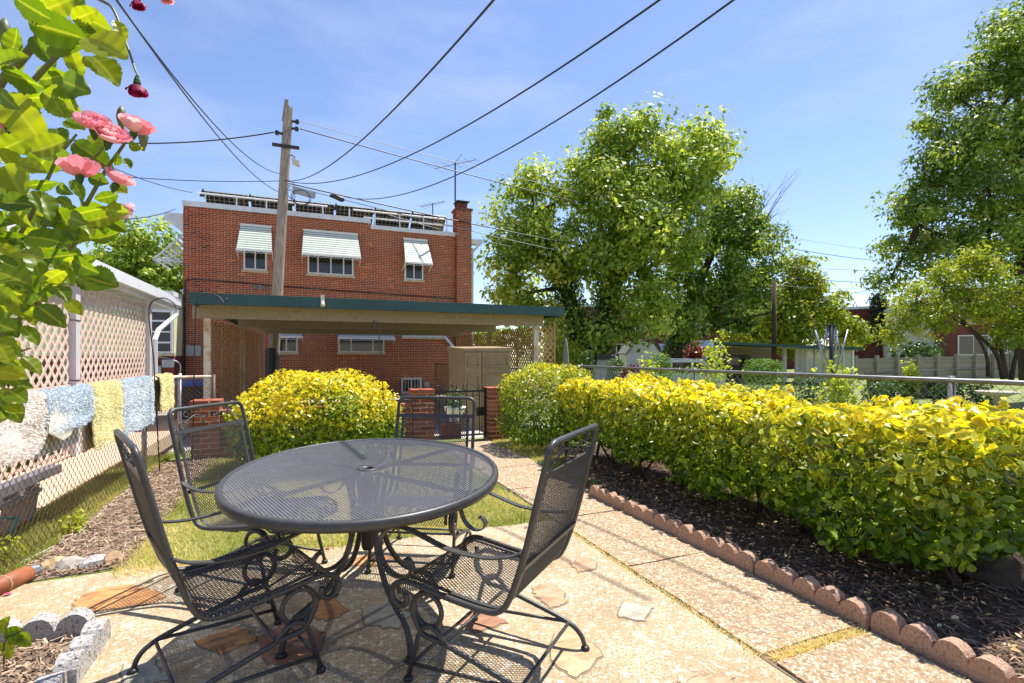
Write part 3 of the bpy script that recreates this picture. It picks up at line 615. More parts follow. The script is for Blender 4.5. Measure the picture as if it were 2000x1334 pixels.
def window(x0, x1, z0, z1, Y, parent, mull=(.5,), blinds=True, sill=True, fr=.05, inner=True):
    wn = MB(); wn.box(x0, x0+fr, Y-.01, Y+.09, z0, z1).box(x1-fr, x1, Y-.01, Y+.09, z0, z1).box(x0+fr, x1-fr, Y-.01, Y+.09, z1-fr, z1).box(x0+fr, x1-fr, Y-.01, Y+.09, z0, z0+fr)
    for m in mull: wn.box(x0+(x1-x0)*m-.022, x0+(x1-x0)*m+.022, Y, Y+.08, z0+fr, z1-fr)
    f = wn.build('window', 'white', parent)
    ms = [0]+list(mull)+[1]
    for p, q in zip(ms[:-1], ms[1:]):
        xa, xb = x0+(x1-x0)*p+.03, x0+(x1-x0)*q-.03
        MB().box(xa, xb, Y+.045, Y+.055, z0+.03, z1-.03).build('pane', 'glass', f)
        if blinds and z1-z0 > .3:
            mb = MB(); n = int((z1-z0-.1)/.045)
            for k in range(n): mb.add([(xa+.01, Y+.04, z0+.06+k*.045), (xb-.01, Y+.04, z0+.06+k*.045), (xb-.01, Y+.043, z0+.072+k*.045), (xa+.01, Y+.043, z0+.072+k*.045)], [(0, 1, 2, 3)])
            mb.build('blind', 'blind', f)
    if sill: MB().box(x0-.06, x1+.06, Y-.05, Y+.06, z0-.09, z0-.002).build('sill', 'sill', f)
    return f
window(*wins['ul'], HY-.058, house); window(*wins['um'], HY-.058, house, (.22, .5, .78)); window(*wins['ur'], HY-.058, house)
window(*wins['ll'], HY-.058, house, (.46,)); window(*wins['lm'], HY-.058, house, (.27, .75)); window(*wins['lr'], HY-.058, house, (.3, .7), False)
bw = window(*wins['b'], HY-.058, house, (.5,), True, False)
mb = MB(); a, b, c, d = wins['b']
for k in range(7): x = a+(b-a)*k/6; mb.tube([(x, HY-.09, c-.04), (x, HY-.09, d+.04)], .009, 4)
for z in (c-.03, d+.03): mb.tube([(a-.03, HY-.09, z), (b+.03, HY-.09, z)], .009, 4)
mb.build('security_bars', 'white', bw)
def awning(parent, x0, x1, zt, zb, out, Y, flare=.06, gm='awngreen', wm='awnwhite', ring=True):
    n = max(6, int((zt-zb)/.045)); A = MB()
    for k in range(n):
        p, q = k/n, (k+1)/n-.02
        za, zc = zt-(zt-zb)*p, zt-(zt-zb)*q; ya, yc = Y-.03-out*p, Y-.03-out*q; e0, e1 = flare*p, flare*q
        A.add([(x0-e0, ya, za), (x1+e0, ya, za), (x1+e1, yc-.012, zc-.004), (x0-e1, yc-.012, zc-.004), (x0-e0, ya, za-.02), (x1+e0, ya, za-.02), (x1+e1, yc-.012, zc-.024), (x0-e1, yc-.012, zc-.024)],
              [(0, 3, 2, 1), (4, 5, 6, 7), (0, 1, 5, 4), (2, 3, 7, 6), (0, 4, 7, 3), (1, 2, 6, 5)], 0 if k % 2 else 1)
    aw = A.build('awning', [gm, wm], parent)
    yb = Y-.03-out
    MB().box(x0-flare-.01, x1+flare+.01, yb-.02, yb+.0, zb-.05, zb+.02).build('front_trim', wm, aw); MB().box(x0-.02, x1+.02, Y-.05, Y-.0, zt, zt+.04).build('top_flashing', wm, aw)
    if ring:
        m = max(4, int((x1-x0+2*flare)/.14)); mb = MB()
        for k in range(m):
            c_ = x0-flare+(k+.5)*(x1-x0+2*flare)/m; rr_ = (x1-x0+2*flare)/m*.45
            mb.tube([(c_+rr_*math.cos(a_), yb-.01, zb-.05+rr_*math.sin(a_)*.9) for a_ in [math.pi+math.pi*i/8 for i in range(9)]], .008, 4)
        mb.build('scalloped_trim', wm, aw)
    for x in (x0-flare, x1+flare): MB().bar((x, yb, zb), (x, Y-.02, zb-.22), .02, .04).build('arm', wm, aw)
    return aw
def AW(pt0, pt1, pb, out):           # awning from pixel corners of its top and a bottom pixel
    a, b = wy(*pt0, HY), wy(*pt1, HY); m = wy((pt0[0]+pt1[0])/2, (pt0[1]+pt1[1])/2, HY); ray = wy((pt0[0]+pt1[0])/2, pb, HY-out)
    return awning(house, a.x, b.x, m.z, ray.z, out, HY)
AW((470, 438), (530, 445), 489, .72); AW((593, 449), (698, 459), 499, .72); AW((788, 466), (834, 471), 513, .72)
AW((548, 650), (588, 650), 657.5, .5); AW((662, 648), (765, 648), 660, .5)
# solar array with its guard rail
ra, rb = (hx0+.45, cx0-.15)
n = 6; wdt = (rb-ra)/n
for k in range(n):
    x0, x1 = ra+k*wdt+.04, ra+(k+1)*wdt-.04; z0, z1 = hzt-.06, hzt+.62; y0, y1 = HY+1.5, HY+.72
    sp = MB().add([(x0, y0, z0), (x1, y0, z0), (x1, y1, z1), (x0, y1, z1), (x0, y0+.03, z0+.03), (x1, y0+.03, z0+.03), (x1, y1+.03, z1+.03), (x0, y1+.03, z1+.03)],
                  [(0, 1, 2, 3), (7, 6, 5, 4), (0, 4, 5, 1), (1, 5, 6, 2), (2, 6, 7, 3), (3, 7, 4, 0)]).build('solar_panel', 'solarback', house)
    mb = MB()
    for i in range(9):
        for j in range(6):
            f = lambda u, v: Vector((x0+(x1-x0)*u, y0+(y1-y0)*v, z0+(z1-z0)*v))+Vector((0, -.004, -.004))
            u0, u1, v0, v1 = (i+.08)/9, (i+.92)/9, (j+.08)/6, (j+.92)/6
            mb.add([f(u0, v0), f(u1, v0), f(u1, v1), f(u0, v1)], [(0, 1, 2, 3)])
    mb.build('cells', 'solar', sp)
    MB().prism([(0, 0), (.22, .0), (.11, .3)], -.05, .05, Matrix.Translation((x0-.12, HY+.75, hzt+.42)) @ Matrix.Rotation(R(90), 4, 'X')).build('bracket', 'sheddark', sp)
rail = MB(); rz_ = hzt+.36
xa = hx0+.4; xm = wy(640, 400, HY).x; xn = wy(690, 420, HY).x
for z, a_, b_ in ((rz_, xa, xm), (rz_-.02, xn, cx0-.05), (rz_-.28, xn+.4, cx0-.05)): rail.tube([(a_, HY+.1, z), (b_, HY+.1, z)], .028, 6)
for k in range(10):
    x = xa+.25+k*(cx0-.3-xa)/9.3; rail.tube([(x, HY+.1, hzt-.3), (x, HY+.1, rz_)], .024, 6)
rail.build('guard_rail', 'white', house)
# side gutter box, side canopy, downpipes, conduit
gl = wy(346, 408, HY)
MB().box(hx0-.62, hx0-.05, HY+.3, HY+.8, hzt-.62, hzt-.38).add([(hx0-.6, HY+.3, hzt-.62), (hx0-.02, HY+.3, hzt-.62), (hx0-.02, HY+.3, hzt-1.1)], [(0, 1, 2)]).build('eave_box', 'coping', house)
cz = wy(345, 500, HY).z
cn = MB()
for k in range(9): q = k/8; cn.bar((hx0-.05-.85*q, HY+.4, cz+.85-.95*q), (hx0-.05-.85*q, HY+2.4, cz+.85-.95*q), .09, .02)
cn.bar((hx0-.02, HY+.38, cz+.9), (hx0-.98, HY+.38, cz-.12), .05, .05).bar((hx0-.02, HY+.38, cz-.12), (hx0-.98, HY+.38, cz-.12), .05, .04)
for k in range(6): cn.tube([(hx0-.1-.15*k+.06*math.cos(a_), HY+.37, cz-.18+.06*math.sin(a_)) for a_ in [i*.7 for i in range(10)]], .01, 4)
for k in range(3): cn.bar((hx0-.02, HY+.39, cz+.6-.3*k), (hx0-.7+.1*k, HY+.39, cz-.1), .03, .03)
cn.build('side_canopy', 'coping', house)
MB().tube([(hx1+.06, HY+.05, hzt-.8), (hx1+.05, HY+.05, -.3)], .05, 8).tube([(hx1+.3, HY+.05, hzt-.55), (hx1+.28, HY+.05, hzt-.72), (hx1+.06, HY+.05, hzt-.95)], .05, 8).box(hx1+.02, hx1+.45, HY-.02, HY+.3, hzt-.62, hzt-.42).build('downpipe', 'coping', house, False)
b0 = wy(932, 525, HY); awning(house, hx1+.02, hx1+.2, b0.z+.25, b0.z-.1, .2, HY+.5, 0, 'awngreen', 'awnwhite', False)
zc = wy(640, 568, HY).z
MB().tube([(hx0+.05, HY-.03, zc+.12), (hx0+.3, HY-.03, zc+.2), (0, HY-.03, zc+.06), (3, HY-.03, zc-.02), (cx0, HY-.03, zc-.1)], .022, 6).build('conduit', 'binblack', house)
MB().tube([(hx0+.06, HY-.03, 3.9), (hx0+.06, HY-.03, -.2)], .03, 6).build('conduit', 'cable', house)
ub = wy(318+70, 700, HY)
MB().box(hx0+.1, hx0+.55, HY-.15, HY, ub.z-.22+.3, ub.z+.2+.25).build('junction_box', 'greypaint', house)
vb = wy(833, 750, HY); MB().box(vb.x-.1, vb.x+.1, HY-.06, HY, vb.z-.1, vb.z+.1).build('vent_plate', 'greypaint', house)
fz = wy(508, 560, HY)
fh = MB().tube([fz, fz+Vector((0, -.1, 0))], .06, 8).build('floodlight', 'greypaint', house)
for s in (-1, 1, 0): MB().tube([fz+Vector((.02*s, -.1, -.02)), fz+Vector((.18*s, -.2, -.05-.05*(s == 0)))], [.03, .075], 8).build('lamp_head', 'galv', fh)
dpz = wy(895, 680, HY); MB().tube([(cx0-.5, HY-.1, dpz.z+.5), (cx0-.05, HY-.3, dpz.z-.1)], .06, 8).build('downpipe', 'coping', house)
def antenna(px, top, base, d, scale, lab):
    b = at(px, base, d); t = at(px, top, d); an = thing('roof_antenna', lab, 'antenna', b)
    MB().tube([(0, 0, 0), (0, 0, t.z-b.z)], .022*scale+.006, 5).build('mast', 'cable', an)
    m = MB(); z = t.z-b.z-.05*scale; dx, dy = .62*scale, -.35*scale
    m.tube([(-dx, -dy, z-.12*scale), (dx, dy, z+.12*scale)], .018, 4); m.tube([(-.05, .0, z), (.25*scale, 0, z+.4*scale)], .016, 4) if scale > 1 else None
    for k in range(7):
        q = -1+k/3; l = (.2+.22*(6-k)/6)*scale
        m.tube([(dx*q-l, dy*q-l*.7, z+.12*q*scale), (dx*q+l, dy*q+l*.7, z+.12*q*scale)], .007, 3)
    m.build('aerial', 'cablegrey', an); return an
antenna(889, 318, 405, 21.6, 1.25, 'tall television aerial beside the chimney'); antenna(845, 397, 427, 21.5, .75, 'short television aerial on the flat roof left of the chimney')
# ---------------------------------------------------------------- pale yellow annex on the left
AY = 19.4
an = thing('yellow_annex', 'pale yellow shingled annex with louvred window left of the brick house', 'house', (0, 0, 0))
ax1 = hx0-.02; ax0 = ax1-5; zt = wy(340, 575, AY).z
zb = wy(330, 695, AY).z
MB().box(ax0, ax1, AY+.03, AY+6, zb, zt).build('wall', 'yellowsiding', an)
MB().box(ax0, ax1, AY+.04, AY+5.9, -.5, zb).build('base_wall', 'brick2', an)
for j in range(9):
    z = zb+j*(zt-.25-zb)/9; h_ = (zt-.25-zb)/9
    for i in range(7):
        x = ax1-.02-(i+1)*.3+(.15 if j % 2 else 0)
        if x+.29 > ax1-.01: continue
        MB().add([(x, AY-.012, z), (x+.29, AY-.012, z), (x+.29, AY+.02, z+h_-.005), (x, AY+.02, z+h_-.005), (x, AY+.02, z), (x+.29, AY+.02, z)], [(0, 1, 2, 3), (0, 4, 5, 1), (0, 3, 4), (1, 5, 2)]).build('shingle', 'yellowsiding', an)
MB().box(ax0-.1, ax1, AY-.12, AY+6.1, zt, zt+.1).box(ax0, ax1, AY-.04, AY+.03, zt-.28, zt-.005).build('roof', 'whitealu', an)
w0, w1 = wy(288, 640, AY).x, wy(338, 640, AY).x; z0, z1 = wy(313, 690, AY).z, wy(313, 606, AY).z
wn = window(w0, w1, z0, z1, AY-.06, an, (), False, True, .06)
for k in range(1, 4): MB().box(w0+.06, w1-.06, AY-.06, AY-.02, z0+(z1-z0)*k/4-.025, z0+(z1-z0)*k/4+.025).build('louvre_rail', 'white', wn)
for k in range(4): MB().box(w0+.07, w1-.07, AY-.03, AY-.018, z0+(z1-z0)*k/4+.06, z0+(z1-z0)*(k+1)/4-.04).build('louvre_pane', 'blind', wn)
for px, py, ww, hh in ((290, 718, .24, .46), (309, 722, .2, .25), (329, 710, .3, .25)):
    p = wy(px, py, AY); m_ = MB().box(p.x-ww/2, p.x+ww/2, AY-.14, AY+.03, p.z-hh/2, p.z+hh/2).build('meter_box', 'greypaint', an)
    if px == 290: MB().lathe([(.09, 0), (.09, .06), (.05, .08)], 12, mx=Matrix.Translation((p.x, AY-.14, p.z)) @ Matrix.Rotation(R(90), 4, 'X')).build('meter_dial', 'lamp', m_)
MB().tube(spline([wy(285, 700, AY-.05), wy(310, 697, AY-.05), wy(340, 704, AY-.05), wy(352, 712, AY-.05), wy(352, 730, AY-.05)], 5), .025, 6).build('conduit', 'greypaint', an)
# ---------------------------------------------------------------- neighbour's porch on the left
PX = -2.75; pz = 2.36
po = thing('lattice_porch', 'white roofed side porch with tan lattice screens at the left', 'porch', (0, 0, 0))
ye = wx(345, 592, PX+.12).y
MB().box(PX-3.2, PX+.02, 2.0, ye, pz+.05, pz+.11).build('roof', 'whitealu', po)
MB().box(PX+.02, PX+.10, 2.0, ye+.03, pz-.02, pz+.2).box(PX+.10, PX+.2, 2.0, ye+.05, pz+.05, pz+.22).build('gutter', 'whitealu', po)
MB().box(PX-3.2, PX+.02, ye, ye+.08, pz-.02, pz+.2).build('fascia', 'whitealu', po)
rs = MB()
for k in range(14): rs.box(PX-3.1, PX+.0, 5+k*.7, 5.05+k*.7, pz-.01, pz+.048)
rs.build('roof_ribs', 'whitealu', po)
py = [4.9, 8.2, 11.6, ye-.35]
for y in (8.2, 11.6, 4.9): MB().box(PX-.07, PX+.07, y-.07, y+.07, -.1, pz+.04).build('post', 'postwhite', po)
for y in (8.2,):
    for z in (.98, 1.75): MB().tube([(PX+.075*a_, y+.075*b_, z) for a_, b_ in ((-1, -1), (1, -1), (1, 1), (-1, 1))], .006, 4, closed=True).build('wire_tie', 'cable', po)
MB().tube([(PX+.14, ye-.05, pz+.05), (PX+.13, ye-.08, pz-.15), (PX+.08, 12.1, pz-.55), (PX+.1, 11.75, pz-.75), (PX+.1, 11.75, -.1)], .045, 8).build('downspout', 'whitealu', po)
def lattice(name, parent, O, U, V_, uw, vh, pu, pv, sw, thk, mat, join=False, clip=True):
    """crossing slats between corner O along unit U (width uw) and V_ (height vh)"""
    O, U, V_ = Vector(O), Vector(U), Vector(V_); Nn = U.cross(V_).normalized(); J = MB(); cnt = 0
    for dr in (1, -1):
        k = -int(vh/pv*pu/pu)-2
        kmin, kmax = -int(vh/pv)-2, int(uw/pu)+2
        for k in range(kmin, kmax+int(vh/pv)+3):
            # line: u = k*pu + dr * v * pu/pv
            pts = []
            for v in (0, vh):
                pts.append((k*pu+dr*v*pu/pv, v))
            (u0, v0), (u1, v1) = pts
            if max(u0, u1) <= 0 or min(u0, u1) >= uw: continue
            def cl(u0, v0, u1, v1):
                t0, t1 = 0, 1; du = u1-u0
                for lim, sg in ((0, 1), (uw, -1)):
                    f0 = (u0-lim)*sg; f1 = (u1-lim)*sg
                    if f0 < 0 and f1 < 0: return None
                    if f0 < 0: t0 = max(t0, f0/(f0-f1))
                    elif f1 < 0: t1 = min(t1, f0/(f0-f1))
                return (t0, t1) if t1-t0 > .02 else None
            q = cl(u0, v0, u1, v1)
            if not q: continue
            A = O+U*(u0+(u1-u0)*q[0])+V_*(v0+(v1-v0)*q[0])+Nn*(dr*thk*.52); B = O+U*(u0+(u1-u0)*q[1])+V_*(v0+(v1-v0)*q[1])+Nn*(dr*thk*.52)
            if join: J.bar(A, B, sw, thk, Nn)
            else: MB().bar(A, B, sw, thk, Nn).build('slat', mat, parent); cnt += 1
    if join: return stuff(J.build(name, mat, parent))
for y0, y1 in ((8.28, 11.52), (4.98, 8.12), (3.2, 4.82)):
    fr_ = MB().box(PX-.02, PX+.02, y0, y1, pz-.14, pz-.1).box(PX-.02, PX+.02, y0, y1, .9, .93).box(PX-.02, PX+.02, y0, y1, .02, .05).build('lattice_frame', 'tanlat', po)
    lattice('slats', fr_, (PX, y0, .93), (0, 1, 0), (0, 0, 1), y1-y0, pz-1.07, .19, .19, .045, .007, 'tanlat')
    lattice('slats', fr_, (PX, y0, .05), (0, 1, 0), (0, 0, 1), y1-y0, .85, .19, .19, .045, .007, 'tanlat')
# ---------------------------------------------------------------- carport
cp = thing('carport', 'flat green edged metal carport with brown lattice sides behind the gate', 'carport', (0, 0, 0))
y0, y1 = 10.75, 18.9; zr = 2.45
xl, xr = wy(369, 580, y0).x, wy(1103, 610, y0).x
MB().box(xl, xr, y0, y0+.04, zr-.21, zr).box(xl, xl+.04, y0+.04, y1, zr-.21, zr).box(xr-.04, xr, y0+.04, y1, zr-.21, zr).build('fascia', 'green_metal', cp)
rf = MB().box(xl+.04, xr-.04, y0+.04, y1, zr-.08, zr-.02)
for k in range(34): x = xl+.12+k*(xr-xl-.24)/33; rf.box(x-.012, x+.012, y0+.05, y1, zr-.115, zr-.08)
rf.build('roof', 'beige_metal', cp)
LP = [(-1.72, 11.45), (-1.43, 14.75), (-1.26, 18.5)]; RP = [(5.3, 11.35), (5.33, 14.75), (5.3, 18.1)]
for (a, b), (c, d) in zip(LP, RP):
    MB().bar((a-.25 if b < 12 else a-.1, b, zr-.30), (c+.2, d, zr-.30), .09, .26).build('beam', 'beige_metal', cp)
for (a, b) in LP+RP: MB().box(a-.06, a+.06, b-.06, b+.06, -.35, zr-.43).build('post', 'rustpost', cp)
for (pa, pb) in ((LP[0], LP[1]), (LP[1], LP[2]), (RP[0], RP[1]), (RP[1], RP[2])):
    A = Vector((pa[0], pa[1]+.08, -.15)); B = Vector((pb[0], pb[1]-.08, -.15)); U = (B-A).normalized(); L = (B-A).length
    lattice('lattice_panel', cp, A, U, (0, 0, 1), L, zr-.3, *((.26, .13) if pa in LP else (.15, .15)), .036, .007, 'brownlat', True)
    for q in (0, .33, .66, 1): p = A+(B-A)*q; MB().box(p.x-.02, p.x+.02, p.y-.02, p.y+.02, -.2, zr-.44).build('lattice_stile', 'brownlat', cp)
lattice('lattice_panel', cp, (5.36, 11.3, -.15), (1, 0, 0), (0, 0, 1), .42, zr-.3, .165, .165, .036, .007, 'brownlat', True)
MB().box(5.78, 5.82, 11.28, 11.32, -.2, zr-.3).build('lattice_stile', 'brownlat', cp)
lf = wy(630, 588, y0-.03)
ld = MB().box(lf.x-.035, lf.x+.035, y0-.06, y0, lf.z-.1, lf.z+.12).tube([lf+Vector((0, -.05, -.02)), lf+Vector((0, -.11, -.1))], [.03, .045], 8).build('lamp', 'lamp', cp)
# ---------------------------------------------------------------- brick gate posts, low wall, iron gate
def pillar(x, y, w, h, lab):
    t = thing('brick_pillar', lab, 'pillar', (x, y, 0), 0, 'brick posts of the garden wall')
    MB().box(-w/2+.0025, w/2-.0025, -w/2+.0025, w/2-.0025, -.1, int(h/.0677)*.0677-.03).build('mortar_core', 'mortar', t)
    ch = .0677; n = int(h/ch); bl = w*.655
    for k in range(n):
        top = k == n-1; e = .012 if top else 0
        z0 = k*ch; z1 = z0+ch-.014
        for (a0, a1, b0, b1) in (((-w/2-e, -w/2+bl-.011, -w/2-e, -w/2+.1), (w/2-.1, w/2+e, -w/2-e, -w/2+bl-.011), (w/2-bl+.011, w/2+e, w/2-.1, w/2+e), (-w/2-e, -w/2+.1, w/2-bl+.011, w/2+e)) if k % 2 == 0 else
                                 ((-w/2+.111, w/2+e, -w/2-e, -w/2+.1), (w/2-.1, w/2+e, -w/2+.111, w/2+e), (-w/2-e, w/2-.111, w/2-.1, w/2+e), (-w/2-e, -w/2+.1, -w/2-e, w/2-.111))):
            MB().box(a0, a1, b0, b1, z0, z1, r=random.random()).build('brick', 'brick2', t, rnd=True)
        if top: MB().box(-w/2+.112, w/2-.112, -w/2+.112, w/2-.112, z0, z1, r=.4).build('brick', 'brick2', t, rnd=True)
    return t
pillar(1.635, 7.5, .31, .822, 'brick gate post left of the iron gate'); pillar(2.82, 7.5, .32, .822, 'brick gate post right of the iron gate, beside the square bush'); pillar(-1.13, 7.5, .31, .80, 'brick post at the left, behind the tall hook and the back left chair')
lw = thing('low_brick_wall', 'low brick garden wall behind the rounded bush', 'wall', (0, 7.5, 0))
MB().box(-.974, 1.478, -.096, .096, -.1, .59).build('mortar_core', 'mortar', lw)
mb = MB()
for a, b, z, zt in courses(-.974, 1.478, 0, .6): mb.box(a, b, -.1, .1, z, zt, r=random.random())
stuff(mb.build('brickwork', 'brick2', lw, rnd=True))
gt = thing('iron_gate', 'black wrought iron garden gate with scrolls between brick posts', 'gate', (1.8, 7.5, 0))
gw = .85; mb = MB()
fr_ = MB().box(0, .028, -.014, .014, .04, .78).box(gw-.028, gw, -.014, .014, .04, .80).box(.028, gw-.028, -.012, .012, .735, .76).box(.028, gw-.028, -.012, .012, .06, .085).build('frame', 'iron_flat', gt)
for k in range(1, 8): MB().box(gw*k/8-.006, gw*k/8+.006, -.006, .006, .085, .735).build('bar', 'iron_flat', gt)
def spiral(c, r0, r1, a0, a1, n=18): return [(c[0]+(r0+(r1-r0)*i/n)*math.cos(a0+(a1-a0)*i/n), 0, c[1]+(r0+(r1-r0)*i/n)*math.sin(a0+(a1-a0)*i/n)) for i in range(n+1)]
for s in (-1, 1):
    f = lambda p: (gw/2+s*p[0], 0, p[2])
    MB().tube([f(p) for p in spiral((.09, .82), .02, .055, 0, 5.0)]+[f(p) for p in ((.13, 0, .88), (.2, 0, .84), (.3, 0, .775))]+[f(p) for p in spiral((.35, .80), .05, .02, 3.9, -2.0)], .0065, 5).build('scroll', 'iron_flat', gt, True)
    MB().tube([f(p) for p in spiral((.06, .66), .055, .018, 1.2, 7.4)], .0065, 5).build('scroll', 'iron_flat', gt, True)
MB().box(gw-.15, gw-.02, -.03, .03, .36, .49).build('lock_box', 'iron_flat', gt)
# ---------------------------------------------------------------- storage shed, bin, urn
sh = thing('storage_shed', 'tall taupe plastic storage shed under the carport edge', 'shed', (3.42, 9.75, -.3), R(9))
MB().box(-.46, .62, .02, .75, 0, 1.74).build('body', 'shed', sh)
MB().add([(-.48, -.03, 1.68), (.66, -.03, 1.68), (.66, .78, 1.68), (-.48, .78, 1.68), (-.48, -.03, 1.74), (.66, -.03, 1.76), (.66, .78, 1.80), (-.48, .78, 1.78)], [(0, 3, 2, 1), (4, 5, 6, 7), (0, 1, 5, 4), (1, 2, 6, 5), (2, 3, 7, 6), (3, 0, 4, 7)]).build('lid', 'shed', sh)
for s, a, b in ((0, -.45, -.08), (1, -.06, .60)):
    dr = MB().box(a, b, -.012, .018, .05, 1.66).build('door', 'shed', sh)
    for z0, z1 in ((1.36, 1.58), (.75, 1.22), (.15, .62)):
        MB().box(a+.06, b-.06, -.05, -.012, z0, z0+.03).box(a+.06, b-.06, -.035, -.012, z1-.025, z1).box(a+.06, a+.085, -.035, -.012, z0+.03, z1-.025).box(b-.085, b-.06, -.035, -.012, z0+.03, z1-.025).build('moulded_panel', 'shed', dr)
MB().box(-.08, -.06, -.008, .016, .05, 1.66).build('door_gap', 'sheddark', sh)
bp = at(384, 775, 10.6)
bn = thing('wheeled_bin', 'dark recycling bin with blue lid beside the carport post', 'bin', (bp.x-.1, bp.y, -.3), R(5))
MB().add([(-.24, -.27, 0), (.24, -.27, 0), (.24, .27, 0), (-.24, .27, 0), (-.3, -.33, .98), (.3, -.33, .98), (.3, .33, .98), (-.3, .33, .98)], [(0, 3, 2, 1), (4, 5, 6, 7), (0, 1, 5, 4), (1, 2, 6, 5), (2, 3, 7, 6), (3, 0, 4, 7)]).build('body', 'binblack', bn)
MB().add([(-.32, -.36, .98), (.32, -.36, .98), (.32, .36, .98), (-.32, .36, .98), (-.3, -.3, 1.04), (.3, -.3, 1.04), (.3, .34, 1.09), (-.3, .34, 1.09)], [(0, 3, 2, 1), (4, 5, 6, 7), (0, 1, 5, 4), (1, 2, 6, 5), (2, 3, 7, 6), (3, 0, 4, 7)]).build('lid', 'bluelid', bn)
up = at(888, 790, 9.2); ur = thing('planter_urn', 'white urn planter with dark plant behind the iron gate', 'planter', (up.x, up.y, -.25))
MB().lathe([(.16, 0), (.1, .06), (.06, .25), (.1, .4), (.19, .58), (.21, .62), (.17, .6)], 14).build('urn', 'white', ur, True)
P = RG.normal(0, .09, (260, 3))+np.array([0, 0, .72]); leaves('foliage', P, P-np.array([0, 0, .6]), .06, 'ivy', ur)
bb = at(876, 815, 9.0); tag(MB().box(-.12, .2, -.12, .12, 0, .36).build('brick_block', 'brick2', loc=(bb.x, bb.y, -.26)), 'loose stack of bricks behind the gate bars', 'bricks')
# ---------------------------------------------------------------- shepherd hooks
def hook(base, top, arc, lab, r=.007):
    t = thing('shepherd_hook', lab, 'plant hook', (0, 0, 0), 0, 'black shepherd hooks')
    MB().tube([base]+spline([top]+arc, 8), r, 6).build('rod', 'hookiron', t, True); return t
d1 = 5.6
def hk(pts, d): return [at(x, y, d) for x, y in pts]
h1 = hk([(312, 880), (300, 700), (291, 615), (297, 590), (318, 582), (337, 590), (346, 602), (357, 603), (361, 593)], d1); h1[0].z = 0
hook(h1[0], h1[1], h1[2:], 'left black shepherd hook in front of the far yellow rug')
h2 = hk([(375, 850), (380, 680), (384, 590), (395, 577), (412, 574), (428, 580), (437, 590), (444, 586), (441, 582)], 5.9); h2[0].z = 0
hook(h2[0], h2[1], h2[2:], 'middle black shepherd hook against the left brick post')
h3 = hk([(755, 850), (744, 690), (738, 640), (735, 628), (731, 626), (728, 634), (728, 646)], 6.1); h3[0].z = 0
hook(h3[0], h3[1], h3[2:], 'slanting black shepherd hook rising out of the rounded bush')
# ---------------------------------------------------------------- utility pole and wires
PD = 17.3
pole = thing('utility_pole', 'leaning weathered wooden utility pole in front of the brick house', 'utility pole', (0, 0, 0))
pb, pt_ = at(529, 800, PD), at(563, 215, PD); pb.z = -.35
def pp(py):
    z = at(545, py, PD).z; return pb+(pt_-pb)*((z-pb.z)/(pt_.z-pb.z))
mb = MB(); n = 14; L = 24; vs = []
for i in range(L+1):
    c = pb+(pt_-pb)*(i/L); r = .19-.045*i/L
    for j in range(n): a = 6.283*j/n; k = 1+.07*noise.noise((math.cos(a)*2, math.sin(a)*2, i*.25))+(.09 if i > 19 and j in (3, 8, 12) else 0)*-1; vs.append(c+Vector((math.cos(a), math.sin(a), 0))*r*k+Vector((0, 0, random.uniform(-.05, .2) if i == L else 0)))
mb.add(vs, [(i*n+j, i*n+(j+1) % n, i*n+n+(j+1) % n, i*n+n+j) for i in range(L) for j in range(n)]+[tuple(range(L*n, L*n+n))])
mb.build('shaft', 'polewood', pole)
MB().bar(pt_-Vector((.14, 0, .4)), at(560, 195, PD), .07, .12).build('splinter', 'polewood', pole)
q = pp(700); MB().lathe([(.22, -.9), (.22, .2), (.2, .35), (.19, .36)], 12, mx=Matrix.Translation(q+Vector((-.03, 0, 0)))).build('guard_sleeve', 'binblack', pole)
for py, s in ((236, 1), (250, 1), (263, -1)):
    p = pp(py); MB().tube([p, p+Vector((.36*s, -.1, -.02))], [.035, .05], 6).tube([p+Vector((.3*s, -.08, .05)), p+Vector((.3*s, -.08, -.09))], .055, 7).build('insulator', 'cable', pole)
p = pp(290); MB().box(p.x-.42, p.x+.42, p.y-.24, p.y-.16, p.z-.05, p.z+.05).build('bolt_bar', 'copper', pole)
p = pp(308); lm = MB().tube([p, p+Vector((.2, -.2, .05)), p+Vector((.3, -.25, -.05))], .03, 6).build('lamp_arm', 'galv', pole)
MB().add([p+Vector(v) for v in ((.2, -.35, -.08), (.42, -.35, -.16), (.42, -.12, -.16), (.2, -.12, -.08), (.22, -.36, -.24), (.46, -.36, -.32), (.46, -.1, -.32), (.22, -.1, -.24))], [(0, 1, 2, 3), (7, 6, 5, 4), (0, 4, 5, 1), (1, 5, 6, 2), (2, 6, 7, 3), (3, 7, 4, 0)]).build('lamp_head', 'lamp', pole)
for py in (355, 372): p = pp(py); MB().tube([p+Vector((.1, -.2, 0)), p+Vector((.3, -.25, -.08)), p+Vector((.38, -.2, -.25)), p+Vector((.2, -.22, -.3)), p+Vector((.1, -.2, -.1))], .012, 4).build('cable_loop', 'cable', pole)
def wire(a, b, sag, lab, r=.013, mat='cable', n=36, ext=1.0):
    a, b = (p if isinstance(p, Vector) else at(*p) for p in (a, b)); pts = []
    for i in range(n+1):
        t = i/n*ext; p = a+(b-a)*t; p.z -= 4*sag*t*(1-t); pts.append(p)
    return tag(MB().tube(pts, r, 5, caps=False).build('overhead_wire', mat, smooth=True), lab, 'wire', 'overhead wires')
wire(pp(352), (990, -30, 4.6), .55, 'black overhead wire rising from the pole to the top centre, the steepest of three', .012, ext=1.06)
wire(pp(352), (1330, -30, 5.0), .75, 'black overhead wire rising from the pole to the top, the middle of three', .012, ext=1.06)
wire((672, 384, 17.5), (1460, -20, 5.0), .75, 'black overhead wire rising from the roofline to the top, lowest of three', .012, ext=1.06)
